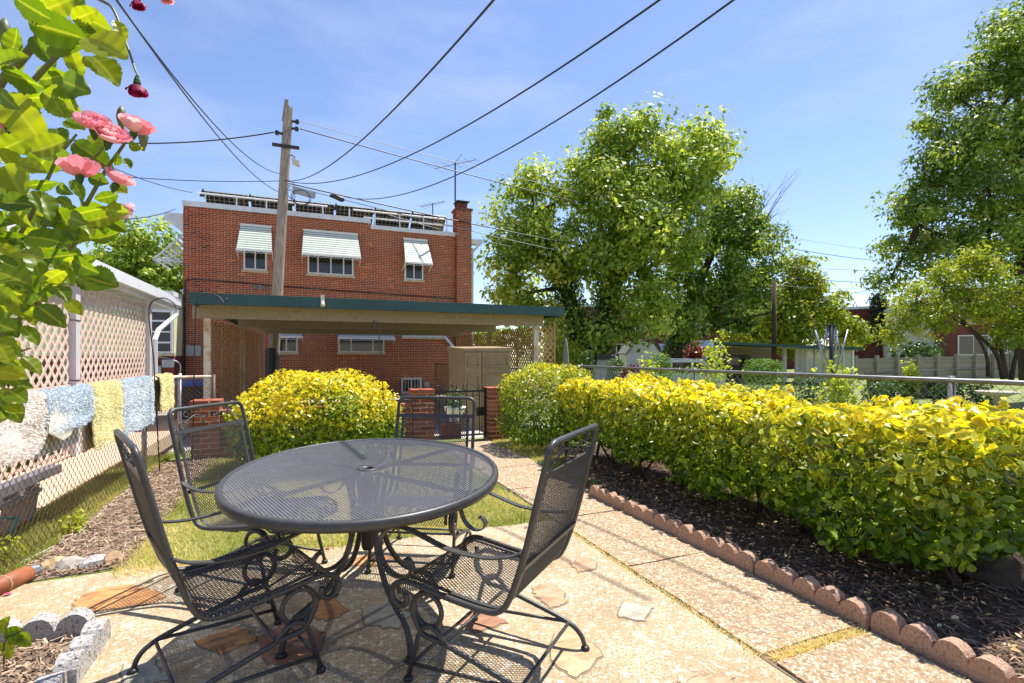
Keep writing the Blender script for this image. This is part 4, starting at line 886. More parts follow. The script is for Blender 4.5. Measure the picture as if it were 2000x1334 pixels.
wire(pp(340), (212, -20, 5.5), .5, 'upper of two crossing wires sweeping from the pole to the upper left', .011, ext=1.1)
wire((545, 375, PD+.5), (228, 0, 5.5), .35, 'lower of two crossing wires sweeping from the pole to the upper left', .011, ext=1.1)
wire(pp(262)+Vector((-.4, 0, 0)), (-60, 245, 15), .45, 'thick level wire from the pole top to the left edge', .022)
wire(pp(353), (-80, 305, 14), .25, 'thin wire from the middle of the pole to the left behind the roses', .012)
wire((375, 376, 17.8), (170, 305, 13), .12, 'thin wire slanting to the left corner of the brick roof', .012)
wire((343, 408, 18.2), (200, 428, 12), .12, 'short service wire at the left eave of the brick house', .014)
wire(pp(236)+Vector((.4, -.1, 0)), (1740, 492, 46), .6, 'pale bare wire from the pole top running right, highest of the bundle', .012, 'cablegrey')
wire(pp(250)+Vector((.4, -.1, 0)), (1740, 512, 46), .7, 'dark wire from the pole top running right across the large tree', .022)
wire(pp(356), (1740, 552, 46), .9, 'telephone cable from the pole running right above the chimney', .024)
wire(pp(360), (1740, 560, 46), 1.3, 'lower telephone cable passing in front of the roof and chimney', .014, 'cablegrey')
wire((760, 420, 18), (1000, 482, 24), .05, 'pale wire crossing the brick wall right of the middle window', .012, 'cablegrey')
wire((1480, 515, 40), (2080, 520, 22), .35, 'wire crossing in front of the tall tree at the right edge', .016, 'cablegrey')
wire((1510, 560, 40), (1740, 572, 52), .2, 'far wire beside the distant pole, upper', .02)
wire((1510, 585, 40), (1740, 560, 52), .2, 'far wire beside the distant pole, slanting up', .02)
p = at(594, 376, 17.2); bx = thing('cable_box', 'grey splice box with cable coils hung beside the pole', 'cable box', p)
MB().bar((-.36, 0, .06), (.36, 0, -.06), .16, .2).build('case', 'greypaint', bx)
for k in range(3): MB().tube([(-.1+.0*k+(.26+.03*k)*math.cos(a_), -.05*k, -.22+(.2+.03*k)*math.sin(a_)) for a_ in [i*.4 for i in range(16)]], .01, 4, closed=True).build('coil', 'cable', bx)
tag(MB().tube([at(645, 382, 17.4), at(655, 384, 17.4), at(668, 390, 17.5), at(672, 391, 17.5)], [.05, .09, .09, .05], 8).build('splice_case', 'cable', smooth=True), 'black cable splice case hanging on the telephone line', 'cable box')
# ---------------------------------------------------------------- wrought iron furniture
def expanded(name, nodes, edges, nrm, wd, th, mat, parent):
    a = nodes[edges[:, 0]]; b = nodes[edges[:, 1]]; n = unit(nrm[edges[:, 0]]); t = unit(b-a); s = np.cross(t, n); 
    # strands of expanded metal lie tilted
    s2 = unit(s+n*.45); n2 = np.cross(s2, t); s2 = s2*wd/2; n2 = n2*th/2
    V = np.stack([a-s2-n2, a+s2-n2, a+s2+n2, a-s2+n2, b-s2-n2, b+s2-n2, b+s2+n2, b-s2+n2], 1).reshape(-1, 3); k = np.arange(len(a))[:, None]*8
    Fq = np.concatenate([k+np.array(q) for q in ((0, 4, 5, 1), (1, 5, 6, 2), (2, 6, 7, 3), (3, 7, 4, 0))], 1).reshape(-1, 4)
    return npmesh(name, V, Fq, mat, parent)
def diamond(nu, nv):
    I, J = np.meshgrid(np.arange(nu+1), np.arange(nv+1), indexing='ij'); m = (I+J) % 2 == 0
    idx = -np.ones(I.shape, int); idx[m] = np.arange(m.sum()); E = []
    a = idx[:-1, :-1]; b = idx[1:, 1:]; k = (a >= 0); E.append(np.stack([a[k], b[k]], 1))
    a = idx[:-1, 1:]; b = idx[1:, :-1]; k = (a >= 0); E.append(np.stack([a[k], b[k]], 1))
    return I[m], J[m], np.concatenate(E)
# profile of the chair side (y forward, z up): back, bend, seat, rolled front
PROF = spline([(0, -.38, .945), (0, -.34, .785), (0, -.29, .59), (0, -.235, .43), (0, -.19, .372), (0, -.12, .362), (0, .03, .375), (0, .2, .398), (0, .255, .39), (0, .29, .36), (0, .285, .318), (0, .25, .30), (0, .218, .318), (0, .222, .35)], 8)
SEG = [0.0]
for p, q in zip(PROF[:-1], PROF[1:]): SEG.append(SEG[-1]+(q-p).length)
def prof(s):
    s = min(max(s, 0), SEG[-1])
    import bisect
    i = min(max(bisect.bisect(SEG, s)-1, 0), len(PROF)-2); t = (s-SEG[i])/max(SEG[i+1]-SEG[i], 1e-9); p = PROF[i].lerp(PROF[i+1], t); d = (PROF[i+1]-PROF[i]).normalized()
    return p, Vector((0, d.z, -d.y))
def make_chair():
    t = thing('patio_chair', '', 'chair'); wd = .272
    left = [Vector((-wd, p.y, p.z)) for p in PROF]; right = [Vector((wd, p.y, p.z)) for p in PROF]
    c0 = PROF[0]; d0 = (PROF[0]-PROF[3]).normalized()
    def top(x, e): return Vector((x, c0.y, c0.z))+d0*e
    arc = [top(-wd, 0), top(-wd+.004, .018), top(-wd+.018, .034), top(-wd+.042, .042)]
    pts = left[::-1]+arc[1:]+[top(0, .043)]+[Vector((-v.x, v.y, v.z)) for v in arc[::-1][:-1]]+right
    MB().tube(pts, .0115, 8).build('frame', 'iron', t, True)
    p1, n1 = prof(.085); MB().bar((-wd, p1.y, p1.z), (wd, p1.y, p1.z), .024, .006, n1).build('cross_rail', 'iron', t)
    p2, n2 = prof(.42); MB().bar((-wd, p2.y-.012, p2.z), (wd, p2.y-.012, p2.z), .02, .004, n2).build('back_brace', 'iron', t)
    si = [prof(.085+(SEG[-1]-.2)*k/46)[0] for k in range(47)]
    for s in (-1, 1): MB().strap([(s*(wd-.04), p.y, p.z) for p in si], .018, .004).build('edge_strap', 'iron', t)
    # scrollwork between top bar and cross rail
    def sc(u, v): p, _ = prof(.085-v); return Vector((u, p.y, p.z)) if v < .085 else Vector((u, c0.y, c0.z))+d0*(v-.085)
    for s in (-1, 1):
        g = lambda c, r0, r1, a0, a1: [sc(s*(c[0]+(r0+(r1-r0)*i/14)*math.cos(a0+(a1-a0)*i/14)), c[1]+(r0+(r1-r0)*i/14)*math.sin(a0+(a1-a0)*i/14)) for i in range(15)]
        MB().tube(g((.038, .042), .010, .03, 3.5, 8.6)+[sc(s*.1, .085), sc(s*.14, .07), sc(s*.175, .05)]+g((.205, .028), .026, .012, 2.6, -2.6), .0042, 5).build('scroll', 'iron', t, True)
        MB().tube([sc(s*.135, .062), sc(s*.155, .075)]+g((.165, .088), .022, .01, 2.6, -2.2), .0042, 5).build('scroll', 'iron', t, True)
    # mesh panel
    s0, s1 = .09, SEG[-1]-.09; wm = wd-.045; nu = int(2*wm/.0075); nv = int((s1-s0)/.0135); I, J, E = diamond(nu, nv)
    pr = [prof(s0+(s1-s0)*j/nv) for j in range(nv+1)]
    nodes = np.stack([-wm+2*wm*I/nu, np.array([pr[j][0].y for j in J]), np.array([pr[j][0].z for j in J])], 1); nn = np.array([tuple(pr[j][1]) for j in J])
    expanded('mesh_panel', nodes, E, nn, .0032, .0014, 'iron', t)
    for s in (-1, 1):
        x = s*(wd+.016)
        ap = spline([(x-s*.01, -.29, .605), (x, -.24, .582), (x+s*.01, -.14, .566), (x+s*.014, 0, .572), (x+s*.014, .12, .602), (x+s*.014, .2, .62), (x+s*.014, .27, .612), (x+s*.014, .32, .57), (x+s*.014, .33, .51), (x+s*.012, .305, .455), (x+s*.008, .255, .425), (x+s*.004, .205, .432), (x, .18, .462), (x, .195, .492), (x, .215, .494)], 6)
        MB().strap(ap, .03, .006).build('arm', 'iron', t)
        xl_ = s*.232; lp = [(xl_, -.13, .347), (xl_, .05, .358)]
        for i in range(34):
            a_ = math.pi/2-i/33*(2*math.pi+2.0); lp.append((xl_+s*.022*i/33, .14+.066*math.cos(a_), .292+.066*math.sin(a_)))
        lp += [(xl_+s*.022, .10, .175), (xl_+s*.022, -.12, .09+.09), (xl_+s*.022, -.24, .125), (xl_+s*.022, -.305, .085), (xl_+s*.022, -.338, .012)]
        lp[-5] = (xl_+s*.022, .03, .215)
        MB().tube(lp[:36]+spline([lp[35], (xl_+s*.022, .155, .2), (xl_+s*.022, .06, .186), (xl_+s*.022, -.17, .13), (xl_+s*.022, -.27, .098), (xl_+s*.022, -.318, .06), (xl_+s*.022, -.338, .012)], 6)[1:], .0105, 7).build('spring_leg', 'iron', t, True)
        MB().tube([(xl_+s*.022, .05, .184), (xl_+s*.022, .085, .225), (xl_+s*.022, .12, .238), (xl_+s*.022, .152, .225), (xl_+s*.022, .175, .19), (xl_+s*.022, .225, .012)], .0105, 7).build('front_leg', 'iron', t, True)
        MB().tube([(xl_+s*.022, .208, .07), (xl_+s*.022, -.255, .105)], .0075, 6).build('side_stretcher', 'iron', t, True)
        for y in (-.338, .225): MB().lathe([(.016, 0), (.02, .005), (.019, .013), (.012, .02)], 10, mx=Matrix.Translation((xl_+s*.022, y, 0))).build('glide', 'iron_flat', t, True)
        MB().box(xl_-.012, xl_+.012, -.16, .02, .342, .357).build('bracket', 'iron', t)
    for y, z in ((-.262, .103), (.055, .186), (.21, .068)): MB().tube([(-.25, y, z), (.25, y, z)], .0075, 6).build('stretcher', 'iron', t, True)
    return t
ch0 = make_chair()
for k, (x, d, yaw, lab) in enumerate(((-.096, 2.14, -63.5, 'black mesh patio chair on the right with its back to the hedge'), (-1.115, 2.10, 47, 'black mesh patio chair nearest the camera at the left, beside the grey planter'),
                                     (-1.435, 2.95, 102, 'black mesh patio chair at the back left, in front of the fence'), (-.575, 3.2, -173.6, 'black mesh patio chair beyond the table, in front of the iron gate'))):
    o = ch0 if k == 0 else copytree(ch0); p = c2w(x, d); o.location = (p.x, p.y, .0135); o.rotation_euler = (0, 0, -R(yaw)-TH); o['label'] = lab; o['group'] = 'matching mesh patio chairs'
# table
tp = c2w(-.69, 2.43); tb = thing('patio_table', 'black mesh top oval patio table with umbrella hole', 'table', (tp.x, tp.y, .0135), -TH+R(12))
ra_, rb_ = .615, .735; ht = .742
tilt = Matrix.Rotation(R(1.8), 4, 'X')
def tt(x, y, z): return tilt @ Vector((x, y, z))+Vector((0, 0, ht))
rim = []
for k in range(96): a_ = 6.28319*k/96; rim.append((math.cos(a_), math.sin(a_)))
mb = MB(); n = 96; vs = []
for (e, z) in ((-.022, .006), (-.004, .008), (.004, .001), (.006, -.012), (.003, -.03), (-.006, -.03), (-.006, -.004), (-.022, -.001)):
    vs += [tt(c_*(ra_+e), s_*(rb_+e), z) for c_, s_ in rim]
mb.add(vs, [(i*n+j, i*n+(j+1) % n, ((i+1) % 8)*n+(j+1) % n, ((i+1) % 8)*n+j) for i in range(8) for j in range(n)]); mb.build('rim', 'iron', tb, True)
pu, pv = .0068, .0125; nu, nv = int(2*ra_/pu), int(2*rb_/pv); I, J, E = diamond(nu, nv)
X = -ra_+2*ra_*I/nu; Yv = -rb_+2*rb_*J/nv; inside = ((X/(ra_-.008))**2+(Yv/(rb_-.008))**2 < 1) & (X**2+Yv**2 > .028**2)
E = E[inside[E[:, 0]] & inside[E[:, 1]]]
m3 = np.array(tilt.to_3x3()); nodes = (m3 @ np.stack([X, Yv, np.zeros(len(X))]).astype(float)).T+np.array([0, 0, ht+.001])
expanded('mesh_top', nodes, E, np.tile(m3 @ np.array([0, 0, 1.]), (len(nodes), 1)), .0086, .0022, 'ironmesh', tb)
MB().lathe([(.024, -.012), (.026, .006), (.05, .007), (.052, .003), (.05, .0)], 24, mx=Matrix.Translation((0, 0, ht)) @ tilt, cap=False).build('umbrella_ring', 'iron', tb, True)
for k in range(2):
    a_ = R(45+90*k); c_, s_ = math.cos(a_), math.sin(a_); q = 1/math.hypot(c_/ra_, s_/rb_)-.01
    for sg in (-1, 1): MB().bar(tt(c_*.05*sg, s_*.05*sg, -.012), tt(c_*q*sg, s_*q*sg, -.012), .025, .012).build('underside_brace', 'iron', tb)
for k in range(4):
    a_ = R(-60+90*k); dr = Vector((math.cos(a_), math.sin(a_), 0))
    lp = spline([dr*r_+Vector((0, 0, z)) for r_, z in ((.105, .722), (.085, .64), (.072, .55), (.078, .45), (.115, .34), (.18, .245), (.26, .185), (.33, .15), (.375, .105), (.39, .05), (.395, .012))], 5)
    MB().tube(lp, .0135, 8).build('leg', 'iron', tb, True)
    MB().lathe([(.02, 0), (.026, .006), (.02, .02), (.014, .024)], 10, mx=Matrix.Translation(dr*.395)).build('foot', 'iron_flat', tb, True)
MB().lathe([(.058, .5), (.062, .51), (.062, .56), (.058, .57)], 14).build('collar', 'iron', tb, True)
MB().lathe([(.024, .36), (.03, .38), (.03, .66), (.024, .72)], 12).build('umbrella_socket', 'copper', tb, True)
# ---------------------------------------------------------------- hedge and bushes
def bush(name, lab, shape, bounds, n, size, mat, cat, loc, yfun, stems, nbig=0, shell=.16, group=None, ratio=.55, upb=.5, inner=.35, sprigs=0):
    """shape(P)->signed 'inside' value >0 inside; leaves live in the outer shell"""
    t = thing(name, lab, cat, loc, 0, group); lo, hi = np.array(bounds[0]), np.array(bounds[1])
    P = np.zeros((0, 3)); G = np.zeros((0, 3))
    while len(P) < n:
        q = lo+(hi-lo)*RG.random((n*4, 3)); v = shape(q); pr = np.where(v < shell, 1, np.where(v < shell*2.2, inner*.5, .03)); k = (v > 0) & (RG.random(len(q)) < pr); q = q[k]
        e = 1e-3; g = -np.stack([shape(q+np.eye(3)[i]*e)-shape(q-np.eye(3)[i]*e) for i in range(3)], 1); P = np.concatenate([P, q]); G = np.concatenate([G, unit(g)])
    P, G = P[:n], G[:n]; v = shape(P)
    # sprigs: leaves gather into small rosettes
    P = P+RG.normal(0, .004, P.shape); N = unit(G*.65+np.array([0, 0, upb*.8])+RG.normal(0, .7, P.shape)); T = unit(G*.5+np.array([0, 0, .25])+RG.normal(0, .8, P.shape))
    yel = np.clip(yfun(P, G, v)*RG.uniform(.66, 1.22, n)+RG.normal(0, .15, n), 0, 1); sz = size*RG.uniform(.65, 1.2, n); rnd = np.clip(RG.normal(.45, .3, n), 0, 1)
    if sprigs:                          # young shoots that stick out of the clipped surface
        k = RG.choice(np.where(v < .05)[0], sprigs); A_, D_ = P[k], unit(G[k]*.8+np.array([0, 0, .35])+RG.normal(0, .45, (sprigs, 3))); D_[:, 2] = np.where(A_[:, 2] < .4, -np.abs(D_[:, 2])*.5, D_[:, 2]); q = 9
        ln = RG.uniform(.02, .07, sprigs)+np.where(A_[:, 2] < .45, .06, 0); ii = np.repeat(np.arange(sprigs), q); tpos = np.tile(np.arange(q)/q, sprigs)
        sd2 = unit(np.cross(D_[ii], RG.normal(size=(sprigs*q, 3)))); P2 = A_[ii]+D_[ii]*(ln[ii]*tpos)[:, None]+sd2*.5*size*.5
        P = np.concatenate([P, P2]); N = np.concatenate([N, unit(D_[ii]*.8+sd2*.3+RG.normal(0, .3, P2.shape))]); T = np.concatenate([T, unit(sd2+D_[ii]*.6)])
        yel = np.concatenate([yel, np.clip(np.repeat(yel[k], q)+.1*tpos, 0, 1)]); sz = np.concatenate([sz, size*RG.uniform(.5, 1.0, len(P2))]); rnd = np.concatenate([rnd, np.clip(RG.normal(.6, .25, len(P2)), 0, 1)]); v = np.concatenate([v, np.zeros(len(P2))]); n = len(P)
    d = np.linalg.norm(P+np.array(loc)-np.array([0, 0, H]), axis=1)+np.where((v < .05), 0, 9)+RG.random(n)*.8
    o = np.argsort(d); big = o[:nbig]; rest = o[nbig:]
    stuff(leaves('foliage', P[rest], N[rest], sz[rest], mat, t, ratio, T[rest], rnd[rest], yel[rest]))
    for i in big: leaves('leaf', np.zeros((1, 3)), N[i:i+1], sz[i:i+1]*1.1, mat, t, ratio, T[i:i+1], rnd[i:i+1], yel[i:i+1], loc=P[i])
    for s in stems: MB().tube([Vector(p) for p in s[0]], s[1], 6).build('stem', 'stem', t, True)
    return t
def smin(*a):
    r = a[0]
    for b in a[1:]: r = np.minimum(r, b)
    return r
def nz(P, f, amp, seed=0):                # smooth lumpy noise built from a few sines
    return amp*(np.sin(P[:, 0]*f*1.1+seed)*np.sin(P[:, 1]*f+seed*2)+.6*np.sin(P[:, 2]*f*1.4+P[:, 0]*f*.7+seed*3)+.5*np.sin(P[:, 1]*f*2.1-P[:, 2]*f*1.7+seed))
hx, hy0, hy1 = 3.36, 1.42, 5.75
def hedge_shape(P):
    x, y, z = P.T; top = 1.0+.035*np.sin(y*1.7)+.02*np.sin(y*4.1); low = .16+.05*np.sin(y*5.3)+.10*np.clip((y-2.2)/2.5, 0, 1)+.12*np.clip(np.abs(x-hx)-.15, 0, 1)
    zz = np.clip((z-low)/(top-low), 0, 1); hw = (.42+.17*np.sin(np.clip(zz*1.15, 0, 1)*math.pi*.62))*(1-.35*np.clip((y-4.6)/1.1, 0, 1)**2*.6)
    hw = hw-.0*zz; rd = .10
    a = hw-np.abs(x-hx); b = np.minimum(top-z, z-low); c = np.minimum(y-hy0, hy1-y)
    return smin(a, b, c)-np.maximum(0, .12-np.minimum(a, np.minimum(top-z, 9)))*.35+nz(P, 6.5, .034)+nz(P, 15, .016, 3)
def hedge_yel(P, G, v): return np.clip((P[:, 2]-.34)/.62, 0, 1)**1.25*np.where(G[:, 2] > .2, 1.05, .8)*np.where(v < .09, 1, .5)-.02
st_ = []
for k in range(17):
    y = hy0+.25+k*(hy1-hy0-.5)/16+random.uniform(-.08, .08); x = hx+random.uniform(-.12, .12)
    for j in range(2):
        tx, ty = x+random.uniform(-.36, .3), y+random.uniform(-.3, .3); st_.append(([(x, y, -.03), ((x+tx)/2+.03, (y+ty)/2, .25), (tx, ty, .6)], [.016, .012, .005]))
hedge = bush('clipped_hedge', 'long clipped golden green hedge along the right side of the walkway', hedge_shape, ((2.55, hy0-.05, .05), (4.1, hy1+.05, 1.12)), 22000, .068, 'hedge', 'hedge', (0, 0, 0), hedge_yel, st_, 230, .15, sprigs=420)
def dome(rx, ry, rz, zc, zlo, seed, sq=2.2, lump=.03):
    def f(P):
        q = (np.abs(P[:, 0]/rx)**sq+np.abs(P[:, 1]/ry)**sq+np.abs((P[:, 2]-zc)/rz)**sq)**(1/sq); return np.minimum((1-q)*min(rx, rz), P[:, 2]-zlo)+nz(P, 7, lump, seed)
    return f
p = c2w(-2.30, 6.08)
def dome_yel(P, G, v):
    b = np.clip((P[:, 2]-.42)/.3, 0, 1); g = np.sin(P[:, 0]*3.1+1)*np.sin(P[:, 1]*2.3+P[:, 2]*4)  # a few reverted green sprigs
    left = np.clip((-(P[:, 0]*ct-P[:, 1]*st)-.62)*3.0, 0, 1)                                         # shaded left side painted in: its leaves lose their yellow
    return (b*np.where(v < .1, 1.1, .45)-np.where(g > .72, .7, 0))*(1-left)
def stems_for(n, r, h):
    out = []
    for k in range(n):
        a_ = random.uniform(0, 6.28); q = random.uniform(.3, 1)*r; out.append(([(math.cos(a_)*.12, math.sin(a_)*.12, -.02), (math.cos(a_)*q*.5, math.sin(a_)*q*.5, h*.4), (math.cos(a_)*q, math.sin(a_)*q, h)], [.014, .01, .004]))
    return out
bush('rounded_bush', 'large rounded yellow leaved bush in front of the carport', dome(.98, .78, .62, .50, .12, 2, 2.3), ((-1.1, -1, .05), (1.1, 1, 1.2)), 11500, .056, 'hedge', 'bush', (p.x, p.y, .0), dome_yel, stems_for(16, .7, .55), 60, .13, sprigs=160)
p = c2w(.50, 7.25)
bush('squared_bush', 'squared yellow green bush beside the right gate post', dome(.64, .62, .60, .56, .12, 5, 3.2), ((-.8, -.8, .05), (.8, .8, 1.25)), 11000, .045, 'hedge', 'bush', (p.x, p.y, .0), lambda P, G, v: np.clip((P[:, 2]-.3)/.8, 0, 1)*np.where(v < .08, .68, .3), stems_for(10, .4, .5), 30, .12, sprigs=90)
p = gp(432, 890)
bush('low_shrub', 'small low green shrub at the left foot of the rounded bush', dome(.14, .13, .16, .14, .0, 7), ((-.2, -.2, 0), (.2, .2, .34)), 420, .05, 'darkleaf', 'bush', (p.x, p.y, 0), lambda P, G, v: P[:, 2]*0, stems_for(4, .08, .12))
for px, py, lab in ((10, 1100, 'tiny green weed at the left picture edge below the fence'), (145, 1040, 'small green weed growing by the white cord')):
    p = gp(px, py); bush('weed', lab, dome(.09, .09, .1, .07, 0, 3), ((-.1, -.1, 0), (.1, .1, .18)), 70, .045, 'paleleaf', 'weed', (p.x, p.y, 0), lambda P, G, v: P[:, 2]*0, stems_for(3, .05, .08))
# pink roses by the squared bush
pr = at(1106, 775, 6.35); rz = thing('small_rose', 'small rose with pink blooms in front of the squared bush', 'rose', (pr.x, pr.y, 0))
M['pinkpetal'] = pm('bright_pink_petal', (.75, .10, .22), (.6, .06, .16), 20, .5)
for k, (dx, dz) in enumerate(((-.03, .92), (.03, .9), (-.045, .83), (.05, .82), (.0, .87), (-.01, .80))):
    P = RG.normal(0, .014, (14, 3)); leaves('bloom', P, P+RG.normal(0, .004, P.shape), .04, 'pinkpetal', rz, .8, loc=(dx, -dx*.3, dz))
    MB().tube([(dx*.3, 0, 0), (dx*.6, 0, .5), (dx, -dx*.3, dz)], .004, 4).build('stem', 'stem', rz)
P = RG.normal(0, .07, (90, 3))+np.array([0, 0, .62]); stuff(leaves('foliage', P, RG.normal(0, 1, P.shape)+np.array([0, -.5, .5]), .05, 'darkleaf', rz))
# ---------------------------------------------------------------- rose bush over the camera's left
def rosemat():
    t = NT('rose_leaf'); co = t.coord(); oi = t.n('ObjectInfo').outputs['Random']
    c = t.ramp(oi, [(0, srgb('#4f6a10')), (.5, srgb('#6b8414')), (1, srgb('#8d9a1c'))])
    rib = t.ramp(t.attr('rib'), [(.86, (0, 0, 0)), (.99, (1, 1, 1))]); c2 = t.mix(t.math('MULTIPLY', rib, .5), c, srgb('#b9bd4c'))
    t.col(c2); t.rough(.38); t.bump(t.attr('rib'), .2, .003)
    tr = t.n('BsdfTranslucent'); t.l(t.mix(1.0, c2, (1.7, 1.55, .55), 'MULTIPLY'), tr.inputs[0]); mx = t.n('MixShader', Fac=.62)
    t.l(t.b.outputs[0], mx.inputs[1]); t.l(tr.outputs[0], mx.inputs[2]); t.l(mx.outputs[0], t.o.inputs[0]); return t.m
M['rose'] = rosemat()
def rose_leaf_mesh(seed):
    rr_ = random.Random(seed); nL, nW = 24, 6; V = []; rib = []; cu = rr_.uniform(-.22, .22); fo = rr_.uniform(.06, .2); tw = rr_.uniform(-.25, .25)
    for i in range(nL+1):
        u = i/nL; hw = .37*max(0, math.sin(math.pi*u**.85))**.72*(1-.12*u); hw *= 1+(.055 if i % 2 else -.045)
        if i in (0, nL): hw = .006
        for j in range(nW+1):
            v = -1+2*j/nW; x = u-.5; y = v*hw; z = cu*(u-.5)**2*2+fo*abs(v)*hw*2+tw*v*hw*(u-.5)+.018*math.sin(u*24)*abs(v)
            V.append((x, y, z)); rib.append(max(1-abs(v)*1.0, (1-abs(math.sin(u*17-abs(v)*3.0)))*.9 if abs(v) > .1 else 0))
    Fs = np.array([(i*(nW+1)+j, (i+1)*(nW+1)+j, (i+1)*(nW+1)+j+1, i*(nW+1)+j+1) for i in range(nL) for j in range(nW)])
    o = npmesh('leaf', np.array(V), Fs, 'rose', None, {'rib': ('POINT', np.array(rib))}, smooth=True); me = o.data; bpy.data.objects.remove(o); return me
RLM = [rose_leaf_mesh(k) for k in range(8)]
rb = thing('rose_bush', 'tall climbing rose with pink blooms hanging over the upper left corner', 'rose', (-1.75, 1.5, 0))
RO = Vector((-1.75, 1.5, 0))
camR, camU, camF = Vector((ct, -st, 0)), Vector((0, 0, 1)), Vector((st, ct, 0))
def rleaf(px, py, Lpx, ang, d=None, tl=None, k=None):
    d = d or random.uniform(.72, .98); L = Lpx*d/F0*1.02; a_ = R(ang)
    ax = camR*math.cos(a_)+camU*math.sin(a_); view = (at(px, py, 1)-Vector((0, 0, H))).normalized()
    tl = random.uniform(-.55, .55) if tl is None else tl; ax = (ax+camF*random.uniform(-.35, .35)).normalized()
    nrm = (-view*1.0+Vector((0, 0, random.uniform(-.5, .6)))+ax.cross(view)*tl); nrm = (nrm-ax*nrm.dot(ax)).normalized(); sd_ = nrm.cross(ax)
    o = link('leaf', RLM[random.randrange(8) if k is None else k], rb); m = Matrix((ax*L, sd_*L*random.uniform(.74, 1.0), nrm*L)).transposed().to_4x4(); m.translation = at(px, py, d)-RO
    o.matrix_local = m
for a in ((120, 62, 95, -10), (212, 98, 120, -30), (203, 133, 100, -45), (150, 125, 60, -80), (112, 78, 90, -15), (188, 45, 70, -25), (143, 167, 92, -25), (128, 205, 95, -30), (115, 210, 45, -60), (25, 115, 62, 10), (50, 155, 78, -20), (50, 235, 112, -60), (115, 270, 62, -60), (100, 285, 70, 20), (181, 303, 88, -35), (150, 250, 55, -25), (195, 275, 48, -35), (127, 310, 48, -15), (88, 302, 46, -30), (25, 320, 62, -45), (35, 365, 100, -50), (85, 400, 70, -60), (85, 358, 52, 10), (125, 370, 36, -30), (152, 370, 42, -65), (194, 352, 40, -20), (236, 372, 44, -30), (207, 385, 40, 200), (229, 311, 26, 70), (251, 321, 26, -60), (264, 286, 28, -15), (232, 413, 60, -10), (174, 412, 58, 10), (229, 437, 50, -40), (203, 444, 32, -70), (40, 425, 58, -40), (88, 467, 78, -10), (127, 395, 30, -30), (170, 450, 42, -60), (195, 550, 84, -15), (100, 617, 74, -35), (62, 713, 44, -50), (33, 772, 55, -25), (30, 802, 42, -20), (22, 730, 55, -15), (120, 572, 55, -40), (60, 15, 75, 150), (110, 10, 70, 30), (150, 10, 60, -50), (30, 80, 50, 60), (165, 30, 55, 20), (85, 100, 60, -60), (15, 195, 60, -40), (75, 190, 60, 10), (235, 60, 40, -70), (172, 75, 60, -40), (30, 280, 70, 30), (60, 325, 55, -20), (12, 400, 60, -30), (150, 430, 50, -20), (60, 500, 70, -10), (120, 500, 60, 10), (165, 520, 55, -30), (30, 545, 75, -20), (85, 560, 60, 0), (145, 600, 45, -40), (45, 600, 60, -30), (12, 640, 55, -20), (60, 655, 45, -60), (15, 690, 45, -10)): rleaf(*a)
for k in range(110):
    px, py = random.uniform(-30, 215), random.uniform(415, 610)
    if px > 60+(610-py)*1.1: continue
    rleaf(px, py, random.uniform(42, 72), random.uniform(-75, 30), random.uniform(.8, 1.25))
for k in range(26): rleaf(random.uniform(-30, 45), random.uniform(600, 820), random.uniform(38, 60), random.uniform(-70, 10), random.uniform(.8, 1.2))
for k in range(6): rleaf(random.uniform(-25, 110), random.uniform(0, 400), random.uniform(55, 85), random.uniform(-70, 30), random.uniform(.9, 1.15))
M['rosestem'] = pm('green_rose_stem', srgb('#6a7038'), srgb('#54502e'), 20, .5)
def rstem(pts, r0, r1, d0, d1):
    P = [at(x, y, d0+(d1-d0)*i/(len(pts)-1))-RO for i, (x, y) in enumerate(pts)]; P = spline(P, 6); n = len(P); MB().tube(P, [r0+(r1-r0)*i/(n-1) for i in range(n)], 6).build('stem', 'rosestem', rb, True)
ST = [([(-300, 620), (-80, 330), (0, 165), (40, 120), (85, 60), (115, 10), (150, -40)], .0085, .006, 1.05, .9), ([(-300, 640), (-100, 330), (0, 225), (45, 180), (118, 104), (160, 92)], .008, .003, 1.0, .85),
      ([(150, -20), (200, 2), (222, 20), (245, 80), (262, 130), (270, 150)], .003, .0015, .9, .85), ([(-300, 900), (40, 580), (110, 490), (165, 405), (205, 335), (240, 285), (260, 250)], .006, .0018, 1.1, .88),
      ([(-300, 950), (20, 640), (75, 590), (135, 490), (195, 435), (218, 408)], .006, .002, 1.1, .9), ([(-250, 800), (15, 490), (85, 365), (112, 310), (150, 262)], .005, .002, 1.05, .9), ([(-250, 950), (-50, 760), (0, 720), (35, 690), (60, 680)], .004, .0015, 1.05, .95), ([(190, 245), (200, 290), (150, 345), (170, 420)], .002, .003, .88, .95)]
for s in ST: rstem(*s)
MB().tube(spline([(0, 0, 0), (-.02, -.1, .5), at(-300, 780, 1.08)-RO], 6), .016, 7).build('stem', 'rosestem', rb, True)
for i in range(3): MB().tube(spline([(.02*i, 0, 0), (-.03+.03*i, -.15, .6+.2*i), at(-300, (620, 900, 950)[i], (1.05, 1.1, 1.1)[i])-RO], 6), .012, 7).build('stem', 'rosestem', rb, True)
M['rosepink'] = leafmat('pink_rose_petal', srgb('#e68a9e'), srgb('#f2b2bc'), srgb('#fae0de'), trans=.4, rough=.6, tcol=1.0, tint=(1.1, .92, .95), spec=.2)
M['rosemag'] = leafmat('faded_magenta_petal', srgb('#7d0a3c'), srgb('#a31452'), srgb('#b8306a'), trans=.35, rough=.6, tcol=1.1, tint=(1, 1, 1))
